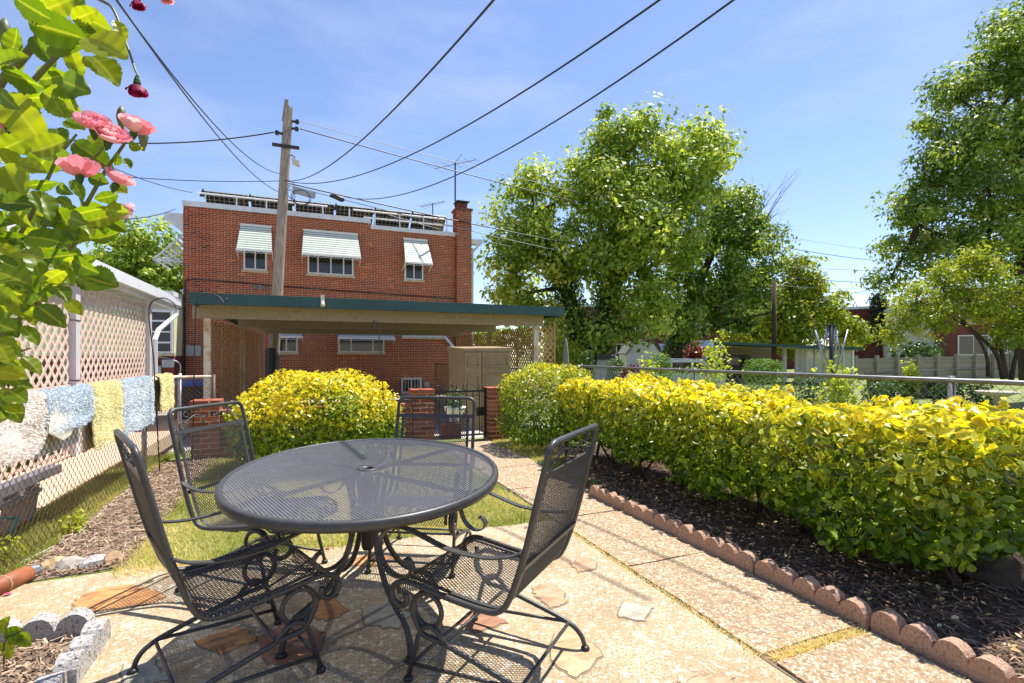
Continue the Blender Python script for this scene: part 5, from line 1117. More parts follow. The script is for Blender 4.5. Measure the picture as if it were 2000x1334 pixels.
def petal_mesh(seed, mat):
    rr_ = random.Random(seed); n, m = 6, 6; V = []
    for i in range(n+1):
        u = i/n; hw = .5*math.sin(math.pi*min(1, u*.62+.08))
        for j in range(m+1): v = -1+2*j/m; V.append((v*hw, u*(1-.12*v*v)-.0, .32*u*u-.10*math.sin(u*3.14)+.22*v*v*hw-.45*max(0, u-.66)*(1+.5*math.sin(v*4+seed))+.07*u**3*math.sin(v*8+seed*2)))
    o = npmesh('petal', np.array(V), np.array([(i*(m+1)+j, i*(m+1)+j+1, (i+1)*(m+1)+j+1, (i+1)*(m+1)+j) for i in range(n) for j in range(m)]), mat, None, {'rnd': ('FACE', np.full(n*m, rr_.random()))}, smooth=True); me = o.data; bpy.data.objects.remove(o); return me
PM_ = {m: [petal_mesh(k+3, m) for k in range(5)] for m in ('rosepink', 'rosemag')}
def rose(px, py, rpx, d, mat='rosepink', face=(0, .2, 1), cup=.9, droop=0):
    r = rpx*d/F0; f = thing('flower', '', '') if 0 else MB().lathe([(.0015, -.016), (.0045, -.009), (.006, -.002), (.003, .0)], 8).build('flower', 'darkleaf', rb)
    z = Vector(face).normalized(); x = z.orthogonal().normalized(); y = z.cross(x); mw = Matrix((x, y, z)).transposed().to_4x4(); mw.translation = at(px, py, d)-RO; f.matrix_local = mw
    for ring, (nn, sc, op) in enumerate(((5, 1.1, .5), (6, 1.02, .75), (7, .92, .98), (6, .8, 1.15), (6, .66, 1.28), (5, .52, 1.4), (4, .4, 1.5))):
        for k in range(nn):
            o = link('petal', PM_[mat][random.randrange(5)], f); a_ = 6.283*k/nn+ring*.5+random.uniform(-.2, .2)
            o.matrix_local = Matrix.Rotation(a_, 4, 'Z') @ Matrix.Translation((0, .004, 0)) @ Matrix.Rotation(op*cup+random.uniform(-.12, .12)-droop, 4, 'X') @ Matrix.Scale(r*sc*random.uniform(.92, 1.08), 4)
rose(262, 258, 30, .80, face=(.2, .0, .8)); rose(183, 252, 30, .74, face=(.1, -.6, .8)); rose(212, 274, 31, .75, face=(.3, -.5, .7)); rose(156, 342, 32, .78, face=(-.1, .2, .8)); rose(228, 358, 27, .78, face=(.3, -.1, .7)); rose(238, 405, 17, .9, face=(.3, .4, -.2), cup=1.2)
rose(14, 246, 27, .92, face=(-.2, .2, .7)); rose(268, 166, 19, .86, 'rosemag', (.05, 0, -1), 1.35); rose(268, 3, 13, .9, 'rosemag', (.2, 0, -1), 1.3); rose(325, -6, 10, .9, 'rosepink', (.2, 0, -1), 1.2)
def bud(px, py, d, s=1): MB().lathe([(.002, -.02), (.006, -.006), (.008, .004), (.006, .014), (.002, .022)], 8, mx=Matrix.Translation(at(px, py, d)-RO) @ Matrix.Scale(s, 4)).build('bud', 'rosestem', rb, True)
bud(9, 68, .9, 1.3); bud(237, 232, .88); bud(280, 272, .88)
p = gp(8, 1240, .16); P = RG.normal(0, .03, (16, 3)); w3 = thing('rose_sprout', 'small green rose sprout at the lower left picture edge', 'plant', (p.x, p.y, .0))
for k, (dx, dz, a_) in enumerate(((.0, .2, 60), (.05, .15, -10), (.09, .14, -30), (-.04, .1, 200), (.02, .1, -60), (.04, .17, 20))):
    o = link('leaf', RLM[k], w3); m = Matrix.Rotation(-TH, 4, 'Z') @ Matrix.Translation((dx, 0, dz)) @ Matrix.Rotation(R(70), 4, 'X') @ Matrix.Rotation(R(a_), 4, 'Z') @ Matrix.Scale(.075, 4); o.matrix_local = m
MB().tube([(0, 0, 0), (.0, 0, .12), (.02, 0, .18)], .004, 5).build('stem', 'rosestem', w3)
# ---------------------------------------------------------------- trees
def tree(name, lab, base, d, blobs, n, leaf, mat, trunk_r, limbs=(), forks=None, ivy=False, clump=.55, per=70, group='trees beyond the yard', up=.6, ratio=.6, bare=0, flat=1.0, dens=1.0):
    """blobs: (px, py, radius_px, depth offset m); the crown is built from leaf clumps on and in these volumes"""
    b = at(base[0], base[1], d); b.z = base[2] if len(base) > 2 else -.3
    t = thing(name, lab, 'tree', b, 0, group); Bv = []
    for px, py, rp, do in blobs: Bv.append((at(px, py, d+do)-b, rp*(d+do)/F0))
    vol = np.array([r**2.3 for _, r in Bv]); vol /= vol.sum(); nc = int(n/per)
    tk = MB(); forks = forks or [(0, 0)]
    for fx, fy in forks:                    # trunk stems end in their nearest blobs
        pass
    main = sorted(Bv, key=lambda q: -q[1])
    for k, stem in enumerate(limbs):
        pts = [at(px, py, d+do)-b for px, py, do in stem[0]]; pts = spline(pts, 5); m = len(pts)
        tk.tube(pts, [stem[1]+(stem[2]-stem[1])*i/(m-1) for i in range(m)], 8)
    CC, CR, CN = [], [], []
    for (c, r), f in zip(Bv, vol):
        m = max(4, int(round(nc*f)))
        for k in range(m):
            v = Vector(RG.normal(size=3)).normalized(); q = r*(.2+.7*RG.random()**.7); v.z = v.z*flat
            pos = c+v*q
            if pos.z < .8-b.z*0: continue
            CC.append(tuple(pos)); CN.append(tuple(v)); CR.append(clump*(.6+.8*RG.random()))
        # limb to the blob and twigs to some clumps
        tips = [Vector(x) for x in CC[-m:]]
        org = min((at(px, py, d+do)-b for s in limbs for px, py, do in s[0]), key=lambda q: (q-(c-Vector((0, 0, r*.8)))).length) if limbs else Vector((0, 0, 0))
        mid = org.lerp(c, .5)+Vector((RG.normal()*.1*r, RG.normal()*.1*r, -.05*r))
        tk.tube(spline([org, mid, c], 4), [max(.03, trunk_r*.28), trunk_r*.24, trunk_r*.22, trunk_r*.2, trunk_r*.18, trunk_r*.16, trunk_r*.14, trunk_r*.12, trunk_r*.1], 5)
        for q in tips[::3]: tk.tube([c, c.lerp(q, .5)+Vector((0, 0, -.08*r)), q], [trunk_r*.09, trunk_r*.06, .012], 4)
    tk.build('trunk', 'bark', t, True)
    CC, CR, CN = np.array(CC), np.array(CR), np.array(CN); i = np.repeat(np.arange(len(CC)), per); k = len(i)
    off = unit(RG.normal(size=(k, 3)))*(RG.random((k, 1))**.45)*CR[i][:, None]*np.array([1, 1, .72]); P = CC[i]+off
    N = unit(CN[i]*.3+np.array([0, 0, up*.7])+RG.normal(0, .45, (k, 3))+unit(off)*.8); rn = np.clip(RG.normal(.42, .2, k)+(RG.random(len(CC))[i]-.5)*.5, 0, 1)
    keep = RG.random(k) < dens
    leaves('crown', P[keep], N[keep], leaf*RG.uniform(.55, 1.4, keep.sum()), mat, t, ratio, rnd=rn[keep], simple=True, fold=.1)
    if ivy:
        for path, rad, cnt in ivy:
            pts = [at(px, py, d+do)-b for px, py, do in path]; pts = np.array([tuple(p) for p in spline(pts, 10)]); j = RG.integers(0, len(pts), cnt)
            v = unit(RG.normal(size=(cnt, 3))*np.array([1, 1, .4])); P = pts[j]+v*rad*RG.uniform(.6, 1.2, (cnt, 1)); leaves('ivy', P, v+RG.normal(0, .4, v.shape), .17*RG.uniform(.6, 1.3, cnt), 'ivy', t, .8, simple=True)
    if bare:
        mb = MB()
        for path in bare:
            a_ = at(*path[0]); e = at(*path[1]); 
            for k in range(9):
                q = e+Vector(RG.normal(size=3))*.9; m_ = a_.lerp(q, .5)+Vector((0, 0, .2)); mb.tube([a_-b, m_-b, q-b], [.02, .011, .004], 4); mb.tube([m_-b, m_.lerp(q, .6)-b+Vector(RG.normal(size=3))*.25], [.01, .004], 4)
        mb.build('bare_twigs', 'stem', t)
    return t
# the large ivy clad maple
tree('maple_tree', 'large bright green maple with ivy covered twin trunks behind the carport', (1150, 722), 27,
     [(1040, 370, 62, 0), (1010, 440, 70, .5), (985, 510, 60, 0), (1060, 470, 75, -1), (1000, 575, 50, .5), (1130, 360, 68, 0), (1190, 290, 78, 0), (1245, 255, 55, .5), (1180, 400, 92, -1.5), (1270, 330, 88, -.5), (1365, 275, 62, .5), (1340, 350, 80, 0), (1390, 320, 50, .5), (1240, 440, 105, -1.5), (1150, 500, 82, -1.5), (1300, 470, 88, -1), (1040, 600, 50, 0), (1250, 560, 62, -1), (1230, 640, 42, -2), (1085, 650, 40, -1), (1280, 610, 45, -1.5), (1170, 660, 30, -2)],
     45000, .25, 'maple', .5, [([(1150, 735, 0), (1125, 640, 0), (1105, 560, 0), (1085, 500, 0), (1040, 420, 0)], .62, .14), ([(1160, 735, 0), (1180, 640, .2), (1190, 560, .2), (1205, 480, .2), (1222, 390, .2), (1225, 300, .2)], .62, .12), ([(1190, 560, .2), (1240, 520, 0), (1290, 450, 0), (1330, 380, 0), (1370, 290, 0)], .26, .06)], clump=1.0, per=120,
     ivy=[([(1150, 735, 0), (1125, 640, 0), (1105, 560, 0), (1090, 510, 0)], .8, 4200), ([(1160, 735, 0), (1180, 640, .2), (1190, 560, .2), (1203, 490, .2)], .8, 4200)])
tree('shade_tree', 'leaning dark trunked shade tree in the middle distance right of the maple', (1310, 715), 32,
     [(1400, 410, 55, 0), (1450, 400, 58, 0), (1480, 455, 58, .5), (1420, 470, 72, -.5), (1370, 470, 55, 0), (1480, 520, 55, 0), (1420, 540, 78, -.5), (1350, 540, 62, -1), (1340, 610, 58, -1.5), (1400, 600, 62, -1), (1470, 580, 50, 0), (1300, 560, 45, -1), (1450, 630, 35, -1)],
     25000, .25, 'zelk', .5, [([(1308, 728, 0), (1318, 670, 0), (1345, 600, 0), (1375, 530, 0), (1420, 440, 0)], .68, .1), ([(1322, 670, 0), (1370, 650, -.5), (1430, 628, -.5), (1500, 612, 0)], .34, .06), ([(1335, 630, 0), (1380, 600, 0), (1440, 530, 0), (1480, 470, 0)], .28, .06)], clump=.9, per=110, dens=1,
     ivy=[([(1308, 728, 0), (1318, 670, 0), (1335, 625, 0)], .72, 1500)], bare=[((1490, 440, 32), (1530, 385, 32)), ((1480, 420, 32), (1510, 370, 32)), ((1490, 520, 32), (1535, 470, 32))])
tree('garden_tree', 'loose yellow green tree behind the far carport', (1560, 712), 40,
     [(1560, 545, 52, 0), (1530, 600, 62, 0), (1590, 590, 62, -.5), (1630, 640, 50, 0), (1500, 650, 50, 0), (1560, 650, 62, -1), (1450, 655, 45, 0), (1670, 655, 30, 0)],
     18000, .3, 'myrtle', .4, [([(1560, 725, 0), (1560, 660, 0), (1565, 600, 0), (1562, 545, 0)], .3, .06)], clump=.9, per=70, dens=.9)
tree('elm_tree', 'tall feathery green tree filling the right picture edge', (2010, 720), 17,
     [(1985, 40, 70, 0), (1930, 130, 82, 0), (2000, 150, 105, -.5), (1870, 180, 72, .2), (1840, 240, 62, 0), (1920, 260, 95, -.5), (2010, 270, 110, 0), (1850, 330, 85, -.3), (1780, 385, 55, .3), (1930, 370, 105, -.5), (2020, 400, 110, 0), (1760, 420, 42, .5), (1820, 430, 80, -.3), (1910, 470, 95, -.5), (2010, 500, 100, 0), (1760, 490, 58, .5), (1740, 540, 40, .5), (1830, 520, 75, 0), (2050, 100, 120, 0)],
     46000, .17, 'zelk', .3, [([(2015, 745, 0), (2005, 600, 0), (2000, 450, 0), (1990, 300, 0), (1985, 60, 0)], .34, .05), ([(2000, 480, 0), (1930, 400, 0), (1850, 350, 0)], .14, .03), ([(2003, 540, 0), (1920, 490, 0), (1790, 440, 0)], .13, .03), ([(2000, 340, 0), (1930, 240, 0), (1870, 190, 0)], .12, .03)], clump=.6, per=125, flat=.7, ratio=.42)
tree('crape_myrtle', 'multi stemmed yellow green small tree in front of the far fence at the right', (1965, 735), 13.5,
     [(1880, 520, 42, 0), (1930, 530, 50, -.3), (1840, 555, 48, 0), (1790, 590, 48, 0), (1900, 590, 55, -.4), (1960, 590, 52, 0), (1760, 630, 42, 0), (1830, 625, 48, -.3), (1740, 655, 28, 0), (1990, 640, 45, 0), (1900, 500, 30, 0), (1960, 650, 35, -.3)],
     17000, .085, 'myrtle', .15, [([(1960, 740, 0), (1945, 690, 0), (1905, 650, 0), (1850, 600, 0)], .07, .02), ([(1965, 740, 0), (1955, 680, 0), (1935, 620, 0), (1915, 540, 0)], .07, .02), ([(1975, 742, 0), (1985, 690, 0), (2000, 640, 0), (1990, 580, 0)], .06, .02), ([(1930, 735, .1), (1925, 690, 0), (1890, 640, 0), (1800, 590, 0)], .05, .015)], clump=.28, per=55, dens=.85, ratio=.5, group='trees beyond the yard')
tree('backyard_tree', 'bright green tree behind the porch roof at the left', (250, 720), 30,
     [(290, 480, 60, 0), (240, 510, 62, 0), (330, 520, 50, 0), (190, 540, 62, 0), (280, 560, 75, -.5), (340, 580, 55, 0), (140, 560, 60, 0)], 17000, .25, 'maple', .35, [([(255, 735, 0), (260, 640, 0), (270, 560, 0), (280, 480, 0)], .3, .05)], clump=.6, per=75)
tree('dark_conifer', 'small dark conifer beyond the far brick house', (1715, 690), 60, [(1716, 575, 10, 0), (1716, 592, 17, 0), (1716, 612, 24, 0), (1716, 635, 26, 0)], 4000, .3, 'conifer', .2, [([(1716, 715, 0), (1716, 570, 0)], .2, .04)], clump=.5, per=50, up=-.1)
for k, (px, py, d, rp, mat, lab) in enumerate(((1010, 655, 34, 55, 'zelk', 'mid green garden tree seen through the right carport lattice'), (940, 655, 36, 40, 'maple', 'small bright green tree seen right of the chimney wall'), (1352, 690, 45, 26, 'redleaf', 'red leaved Japanese maple in front of the far brick houses'), (1100, 690, 24, 36, 'paleleaf', 'pale green bush right of the carport lattice'), (1790, 690, 40, 50, 'ivy', 'dark shrub mass in front of the white house'))):
    tree('small_tree', lab, (px, 735), d, [(px, py, rp, 0), (px-rp*.6, py+rp*.3, rp*.7, 0), (px+rp*.6, py+rp*.3, rp*.7, 0)], 4600, .16 if d > 30 else .1, mat, .12, [([(px, 740, 0), (px, py, 0)], .08, .03)], clump=.35, per=45)
# ---------------------------------------------------------------- clipped shrubs in the neighbouring gardens
def shrub(px, pyt, pyb, wpx, d, mat, lab, n=1600, lf=.07, sq=3.0, base=None):
    a = at(px-wpx/2, pyb, d); b = at(px+wpx/2, pyb, d); t_ = at(px, pyt, d); c = (a+b)/2; z0 = -.3 if base is None else base; h = t_.z-z0; w_ = (b-a).length/2
    return bush('clipped_shrub', lab, dome(w_, w_*.8, h*.5, h*.5, .02, px, sq, .02), ((-w_*1.1, -w_, 0), (w_*1.1, w_, h*1.1)), n, lf, mat, 'shrub', (c.x, c.y, z0), lambda P, G, v: P[:, 2]*0, [([(0, 0, 0), (0, 0, h*.5)], .03)], 0, .12, 'clipped shrubs beyond the fence')
shrub(1287, 690, 722, 54, 17, 'darkleaf', 'clipped round green shrub left of the silver car', 3200, .06)
shrub(1203, 698, 720, 36, 19, 'ivy', 'clipped dark square shrub in front of the white shed', 1800)
shrub(1146, 682, 705, 32, 20, 'ivy', 'dark rounded topiary under the maple', 1500)
shrub(1490, 700, 725, 72, 21, 'darkleaf', 'wide clipped shrub in front of the far carport', 3000, .07, 4)
shrub(1340, 717, 728, 90, 15, 'darkleaf', 'low strip of clipped hedge beyond the right fence', 1600, .06, 4)
shrub(1735, 742, 770, 90, 14, 'ivy', 'dark low shrub added as shade behind the right fence, left of the bird bath', 1500, .08)  # added dark mass standing in for the shade behind the fence
shrub(1880, 745, 775, 110, 13, 'ivy', 'dark spreading shrub added as shade behind the right fence, beside the bird bath', 1800, .08)  # second added shrub, dark leaves in place of shade
shrub(1580, 728, 745, 60, 16, 'ivy', 'dark low shrub added as shade below the far lattice bays', 1200, .08)  # also added, to darken the open ground like shade
shrub(1386, 675, 700, 28, 40, 'paleleaf', 'round yellow green shrub beside the far steps', 900, .14, 2.2)
for px, pyt, w_, d, lab in ((1398, 678, 62, 13, 'loose pale green sapling behind the right fence'), (1265, 705, 40, 12, 'pale young shoots in front of the round shrub'), (1640, 722, 60, 9, 'pale vine leaves climbing the right fence below the clothes dryer'), (1780, 712, 28, 14, 'pale green seedling in front of the far wooden fence')):
    c = at(px, 735, d); z0 = gz(c.y); h = at(px, pyt, d).z-z0; w2 = w_/2*d/F0
    t = thing('young_shrub', lab, 'shrub', (c.x, c.y, z0), 0, 'pale young shrubs beyond the right fence'); n = 420
    P = RG.normal(size=(n, 3))*np.array([w2*.5, w2*.5, h*.2])+np.array([0, 0, h*.66]); P = P[P[:, 2] > .1]; leaves('foliage', P, RG.normal(size=P.shape)+np.array([0, 0, .8]), .10, 'paleleaf', t)
    for k in range(7): q = P[RG.integers(len(P))]; MB().tube([(0, 0, 0), tuple(q*np.array([.4, .4, .5])), tuple(q)], [.012, .008, .004], 4).build('stem', 'stem', t)
c = at(1240, 722, 15); t = thing('burgundy_plant', 'arching burgundy leaved plant among the garden shrubs', 'plant', (c.x, c.y, -.3))
ar = np.array([(math.cos(a_)*.36-.02, 0, 1.0+math.sin(a_)*.22) for a_ in np.linspace(.2, 3.3, 240)]); leaves('foliage', ar+RG.normal(0, .05, ar.shape), RG.normal(size=ar.shape), .1, 'burgundy', t); MB().tube([(0, 0, 0), (.05, 0, .6), (-.1, 0, 1.2)], .012, 5).build('stem', 'stem', t)
# ---------------------------------------------------------------- sheds, cars, far carport, dryer
def boxm(mb, c, sx, sy, z0, z1): return mb.box(-sx/2, sx/2, -sy/2, sy/2, z0, z1)
def place(px, d, z=-.3): c = at(px, 700, d); return (c.x, c.y, z)
s1 = thing('garden_shed', 'white gambrel roofed garden shed under the shade tree', 'shed', place(1258, 27), -TH)
h_ = at(1258, 666, 27).z+.3; wd = 64*27/F0
MB().prism([(-wd/2, 0), (wd/2, 0), (wd/2, h_*.72), (wd*.3, h_*.93), (0, h_), (-wd*.3, h_*.93), (-wd/2, h_*.72)], 0, 2.2, Matrix.Rotation(R(90), 4, 'X') @ Matrix.Translation((0, 0, -2.2))).build('body', 'cream', s1)
for k in range(12): MB().box(-wd/2-.01, wd/2+.01, -.025, -.004, k*h_*.06, k*h_*.06+h_*.055).build('siding_board', 'white', s1)
MB().box(-.1, .42, -.045, -.026, .0, h_*.55).build('door', 'greypaint', s1)
rf = MB()
for (x0, z0), (x1, z1) in (((-wd/2-.08, h_*.7), (-wd*.3, h_*.95)), ((-wd*.3, h_*.95), (0, h_*1.02)), ((0, h_*1.02), (wd*.3, h_*.95)), ((wd*.3, h_*.95), (wd/2+.08, h_*.7))): rf.bar((x0, 1.1, z0), (x1, 1.1, z1), 2.5, .05, (0, 0, 1)) if 0 else rf.add([(x0, -.1, z0), (x1, -.1, z1), (x1, 2.3, z1), (x0, 2.3, z0), (x0, -.1, z0+.05), (x1, -.1, z1+.05), (x1, 2.3, z1+.05), (x0, 2.3, z0+.05)], [(0, 3, 2, 1), (4, 5, 6, 7), (0, 1, 5, 4), (1, 2, 6, 5), (2, 3, 7, 6), (3, 0, 4, 7)])
rf.build('roof', 'roofgrey', s1)
s2 = thing('garden_shed', 'low cream shed with grey shingle roof beside the white shed', 'shed', place(1182, 26), -TH)
MB().box(-.6, .6, 0, 1.6, 0, 1.42).build('body', 'cream', s2); MB().add([(-.68, -.12, 1.38), (.68, -.12, 1.38), (.68, .8, 1.85), (-.68, .8, 1.85), (.68, 1.75, 1.4), (-.68, 1.75, 1.4)], [(0, 1, 2, 3), (3, 2, 4, 5), (0, 3, 5), (1, 4, 2)]).build('roof', 'roofgrey', s2)
for k in range(6): MB().box(-.605, .605, -.02, -.002, .05+k*.22, .25+k*.22).build('siding_board', 'cream', s2)
for k, (px, lab) in enumerate(((1205, 'red sling lounge chair beyond the fence, left of two'), (1233, 'red sling lounge chair beyond the fence, right of two'))):
    c = place(px, 12.5); l = thing('lounge_chair', lab, 'lounge chair', c, -TH+R(20), 'red lounge chairs')
    MB().strap([(-.5, 0, .32), (0, 0, .3), (.12, 0, .34), (.5, 0, .98)], .55, .02, (0, 1, 0)).build('sling', 'red', l)
    for s in (-1, 1): MB().tube([(-.55, s*.29, .31), (.1, s*.29, .31), (.52, s*.29, 1.0)], .016, 6).tube([(-.35, s*.29, .31), (-.4, s*.29, 0)], .016, 6).tube([(.2, s*.29, .42), (.35, s*.29, 0)], .016, 6).build('side_frame', 'greyalu', l)
def car(px, d, rz, mat, lab, scale=1):
    c = place(px, d, -.3); t = thing('parked_car', lab, 'car', c, rz)
    prof_ = [(-2.3, .35), (-2.32, .75), (-2.2, .95), (-1.95, 1.0), (-1.35, 1.62), (-1.15, 1.68), (.9, 1.70), (1.3, 1.62), (1.75, 1.05), (2.25, .95), (2.35, .8), (2.35, .35)]
    MB().prism(prof_, -.88, .88, Matrix.Rotation(R(90), 4, 'X')).build('body', mat, t)
    for s in (-1, 1):
        for poly in ([(-1.72, 1.05), (-1.28, 1.55), (-.75, 1.58), (-.75, 1.05)], [(-.65, 1.05), (-.65, 1.58), (.25, 1.58), (.25, 1.05)], [(.35, 1.05), (.35, 1.58), (1.0, 1.58), (1.5, 1.05)]):
            MB().prism(poly, s*.882-.004, s*.882+.004, Matrix.Rotation(R(90), 4, 'X')).build('side_window', 'glass', t)
        for x in (-1.45, 1.45):
            w_ = MB().lathe([(.2, -.1), (.34, -.1), (.35, 0), (.34, .1), (.2, .1)], 18, mx=Matrix.Translation((x, s*.8, .35)) @ Matrix.Rotation(R(90), 4, 'X')).build('wheel', 'tyre', t, True)
        MB().tube([(-1.2, s*.7, 1.72), (1.0, s*.7, 1.74)], .025, 6).build('roof_rack', mat, t)
    return t
car(1312, 25.5, R(180-22), 'carwhite', 'silver sport utility car parked behind the round shrub').location.z = -.62
car(1418, 33, R(150), 'cardark', 'black car parked under the far carport').location.z = -.45
fc = thing('far_carport', 'distant carport with green roof edge and white lattice bays', 'carport', (0, 0, 0))
FD = 30.0
def fp(px, py, do=0): return at(px, py, FD+do)
A, B = fp(1396, 671, 1), fp(1666, 682, -1.5)
MB().bar(A, B, 4.0, .14).build('roof', 'green_metal', fc)
A2, B2 = fp(1398, 676, 2.5), fp(1515, 680, 2.2); 
def wallp(pa, pb, z0, z1, th, mat, name): 
    u = (pb-pa); MB().add([(pa.x, pa.y, z0), (pb.x, pb.y, z0), (pb.x, pb.y, z1), (pa.x, pa.y, z1), (pa.x, pa.y+th, z0), (pb.x, pb.y+th, z0), (pb.x, pb.y+th, z1), (pa.x, pa.y+th, z1)], [(0, 1, 2, 3), (7, 6, 5, 4), (0, 4, 5, 1), (1, 5, 6, 2), (2, 6, 7, 3), (3, 7, 4, 0)]).build(name, mat, fc)
wallp(fp(1398, 700, 2.5), fp(1515, 700, 2.0), -.3, fp(1450, 678, 2.3).z, .05, 'beige_metal', 'back_wall')
for k in range(7):
    px = 1555+k*18.3; a_, b_ = fp(px, 690, -.3-k*.15), fp(px+18.3, 690, -.45-k*.15); U = (b_-a_); L = math.hypot(U.x, U.y); U = Vector((U.x, U.y, 0)).normalized()
    if k < 6:
        lattice('lattice_panel', fc, (a_.x, a_.y, -.3), U, (0, 0, 1), L, fp(px, 682, -.3).z+.3, .12, .12, .06, .01, 'cream', True)
    MB().box(a_.x-.06, a_.x+.06, a_.y-.06, a_.y+.06, -.35, fp(px, 681, -.3).z).build('post', 'white', fc)
for px in (1398, 1532): a_ = fp(px, 690, .2); MB().box(a_.x-.1, a_.x+.1, a_.y-.08, a_.y+.08, -.35, fp(px, 676, 0).z).build('post', 'white', fc)
# rotary dryer
dy = thing('clothes_dryer', 'folded rotary clothes dryer with upright metal arms beyond the right fence', 'clothes dryer', place(1630, 9.5, gz(9)))
c0 = Vector(dy.location); 
def dl(px, py, do=0): return at(px, py, 9.5+do)-c0
bp_ = dl(1625, 757); bp_.z = 0; MB().tube([bp_, dl(1623, 634)], .035, 8).build('post', 'iron_flat', dy, True)
MB().bar(dl(1614, 635), dl(1632, 635), .08, .03).build('head', 'iron_flat', dy)
for i, (a, b, c) in enumerate((((1616, 637), (1606, 690), (1592, 645)), ((1630, 637), (1642, 692), (1656, 644)), ((1628, 637), (1631, 690), (1636, 646)), ((1618, 637), (1612, 690), (1594, 650)))):
    MB().tube([dl(*a), dl(*b)], .014, 6).tube([dl(*c), dl(b[0]+(b[0]-c[0])*.9, b[1]+50, -.1+.05*i)], .017, 6).build('arm', 'galv', dy, True)
# patio umbrella, far pole, bird bath, bins, far wooden fence
u = thing('closed_umbrella', 'closed sage green patio umbrella beside the carport lattice', 'umbrella', place(1105, 16.5))
zt = at(1105, 660, 16.5).z+.3
MB().lathe([(.02, 0), (.02, zt)], 8).build('pole', 'galv', u); MB().lathe([(.16, zt-1.55), (.13, zt-1.1), (.10, zt-.6), (.05, zt-.12), (.01, zt)], 10).build('canopy', 'umb', u, True); MB().lathe([(.25, 0), (.25, .06), (.04, .1)], 12).build('base', 'concrete', u)
q = place(1512, 29); fpole = thing('far_pole', 'distant dark wooden utility pole right of the shade tree', 'utility pole', q)
MB().tube([(0, 0, 0), (0, 0, at(1512, 548, 29).z+.3)], [.14, .11], 8).build('shaft', 'stem', fpole, True)
q = at(1948, 770, 10.5); bb = thing('bird_bath', 'pale round bird bath behind the right fence', 'bird bath', (q.x, q.y, gz(q.y)))
zb = at(1948, 766, 10.5).z-gz(q.y); MB().lathe([(.18, 0), (.12, .05), (.07, .15), (.06, zb-.12), (.1, zb-.08)], 14).build('pedestal', 'stone', bb, True); MB().lathe([(.1, zb-.1), (.28, zb-.03), (.36, zb+.01), (.35, zb+.02), (.26, zb-.01), (.05, zb-.03)], 24).build('bowl', 'concrete', bb, True)
for k, (px, w_, lab) in enumerate(((1728, .9, 'dark bin cart in the shade beyond the fence, left'), (1770, 1.1, 'dark bin cart in the shade beyond the fence, middle'), (1830, .8, 'dark bin cart in the shade beyond the fence, right'))):
    c = place(px, 19); t = thing('bin_cart', lab, 'bin', c, -TH, 'dark bins in the shade')
    MB().add([(-w_*.4, -.3, 0), (w_*.4, -.3, 0), (w_*.4, .3, 0), (-w_*.4, .3, 0), (-w_*.5, -.38, .72), (w_*.5, -.38, .72), (w_*.5, .38, .72), (-w_*.5, .38, .72)], [(0, 3, 2, 1), (4, 5, 6, 7), (0, 1, 5, 4), (1, 2, 6, 5), (2, 3, 7, 6), (3, 0, 4, 7)]).build('body', 'binblack', t); MB().box(-w_*.52, w_*.52, -.4, .4, .72, .78).build('lid', 'binblack', t)
wf = thing('wooden_fence', 'weathered grey board fence across the far gardens at the right', 'fence', (0, 0, 0))
fa, fb = at(1668, 714, 33), at(2040, 707, 37); n = 96
for k in range(n):
    a_ = fa.lerp(fb, k/n); b_ = fa.lerp(fb, (k+.93)/n); zt = at(1668+372*k/n, 700-8*k/n, 33+4*k/n).z+random.uniform(-.02, .02)
    MB().box(0, (b_-a_).length, 0, .025, -.3, zt).build('board', 'woodfence', wf, loc=(a_.x, a_.y, 0), rz=math.atan2(b_.y-a_.y, b_.x-a_.x))
for k in range(11): a_ = fa.lerp(fb, k/10); MB().box(a_.x-.09, a_.x+.09, a_.y-.2, a_.y-.03, -.35, at(1668+37*k, 696-.8*k, 33+.4*k).z+.05).build('post', 'woodfence', wf)
for z in (.35, .95): MB().bar(fa+Vector((0, -.04, z-fa.z)), fb+Vector((0, -.04, z-fb.z)), .05, .1).build('rail', 'woodfence', wf)
tag(MB().tube([at(1690, 730, 15), at(1850, 722, 22), at(2040, 717, 26)], .03, 5).build('pipe_rail', 'copper'), 'rusty pipe rail running between the fences at the right', 'rail')
# ---------------------------------------------------------------- far houses
def rowhouse(px0, px1, pyt, d0, d1, wall, lab, wins_, depth=9, roof='coping', awn=(), door=None, name='row_house'):
    a_, b_ = at(px0, 720, d0), at(px1, 720, d1); U = Vector((b_.x-a_.x, b_.y-a_.y, 0)); L = U.length; rz_ = math.atan2(U.y, U.x)
    zt = (at(px0, pyt, d0).z+at(px1, pyt, d1).z)/2+.3; t = thing(name, lab, 'house', (a_.x, a_.y, -.3), rz_)
    MB().box(0, L, 0, depth, -.3, zt).build('wall', wall, t); MB().box(-.1, L+.1, -.15, depth+.1, zt, zt+.3).build('roof', roof, t)
    for (u, v, w_, h_) in wins_: window(u*L-w_/2, u*L+w_/2, v*zt-h_/2, v*zt+h_/2, -.075, t, (.5,), False, True, .09)
    for (u, v, w_) in awn: awning(t, u*L-w_/2, u*L+w_/2, v*zt+.35, v*zt-.35, 1.0, 0, .05, 'blueawn', 'awnwhite', False)
    return t
M['farbrick'] = brickmat('far_brick', [(0, srgb('#6a3a30')), (.3, srgb('#74402f')), (.6, srgb('#7c4434')), (1, srgb('#854a38'))])
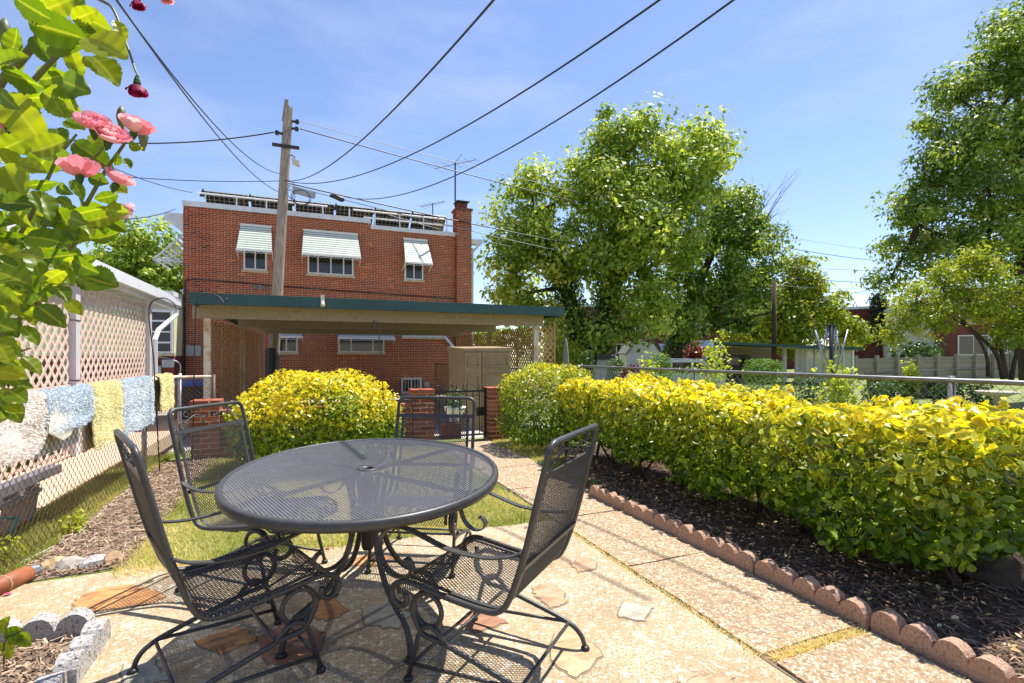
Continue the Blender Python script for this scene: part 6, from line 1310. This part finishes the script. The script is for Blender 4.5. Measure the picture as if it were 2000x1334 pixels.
t = rowhouse(1095, 1330, 600, 56, 58, 'farbrick', 'far red brick row house behind the maple with blue awning', [(.15, .72, 1.2, 1.5), (.4, .72, 1.2, 1.5), (.65, .72, 1.2, 1.5), (.88, .72, 1.2, 1.5), (.5, .3, 1.4, 1.6)], awn=[(.9, .36, 2.6)])
rowhouse(1331, 1560, 598, 58, 60, 'farbrick', 'far red brick row house behind the shade tree with pale blue awnings', [(.12, .72, 1.2, 1.5), (.36, .72, 1.2, 1.5), (.6, .72, 1.2, 1.5), (.82, .72, 1.2, 1.5), (.2, .3, 1.5, 1.7), (.7, .3, 1.4, 1.6)], awn=[(.2, .4, 3.4), (.68, .4, 2.8)])
rowhouse(1650, 1752, 603, 62, 60, 'farbrick', 'far dark brick house end between the garden tree and the conifer', [(.33, .62, 1.0, 1.8), (.56, .66, .8, 1.7), (.8, .62, 1.0, 1.7)])
rowhouse(1756, 1862, 598, 52, 50, 'cream', 'white rendered two storey row house behind the yellow green tree', [(.3, .72, 1.2, 1.5), (.7, .72, 1.2, 1.5), (.3, .3, 1.3, 1.5), (.72, .25, 1.0, 2.0)])
rowhouse(1864, 2080, 560, 46, 43, 'brick2', 'far red brick row house at the right picture edge with large white window', [(.12, .68, 1.2, 1.5), (.18, .33, 2.2, 1.8), (.42, .33, 1.2, 1.5), (.6, .33, 1.3, 1.5), (.6, .68, 1.2, 1.5)], awn=[(.62, .46, 1.8)])
for px, d in ((1265, 52), (1345, 54)): pass
st = None

for k, (x, y, w_, h_) in enumerate(((-4.3, 6.4, .8, 1.5), (-4.1, 8.6, .9, 1.7), (-4.4, 10.9, .8, 1.4))):
    bush('porch_shrub', ('left', 'middle', 'right')[k]+' of the green shrubs seen through the tan porch lattice', dome(w_, w_, h_*.5, h_*.5, .02, k, 2.4, .04), ((-1.1, -1.1, 0), (1.1, 1.1, 2)), 1500, .1, 'darkleaf', 'shrub', (x, y, gz(y)), lambda P, G, v: P[:, 2]*0, stems_for(4, .4, .8), 0, .2, 'shrubs inside the lattice porch')
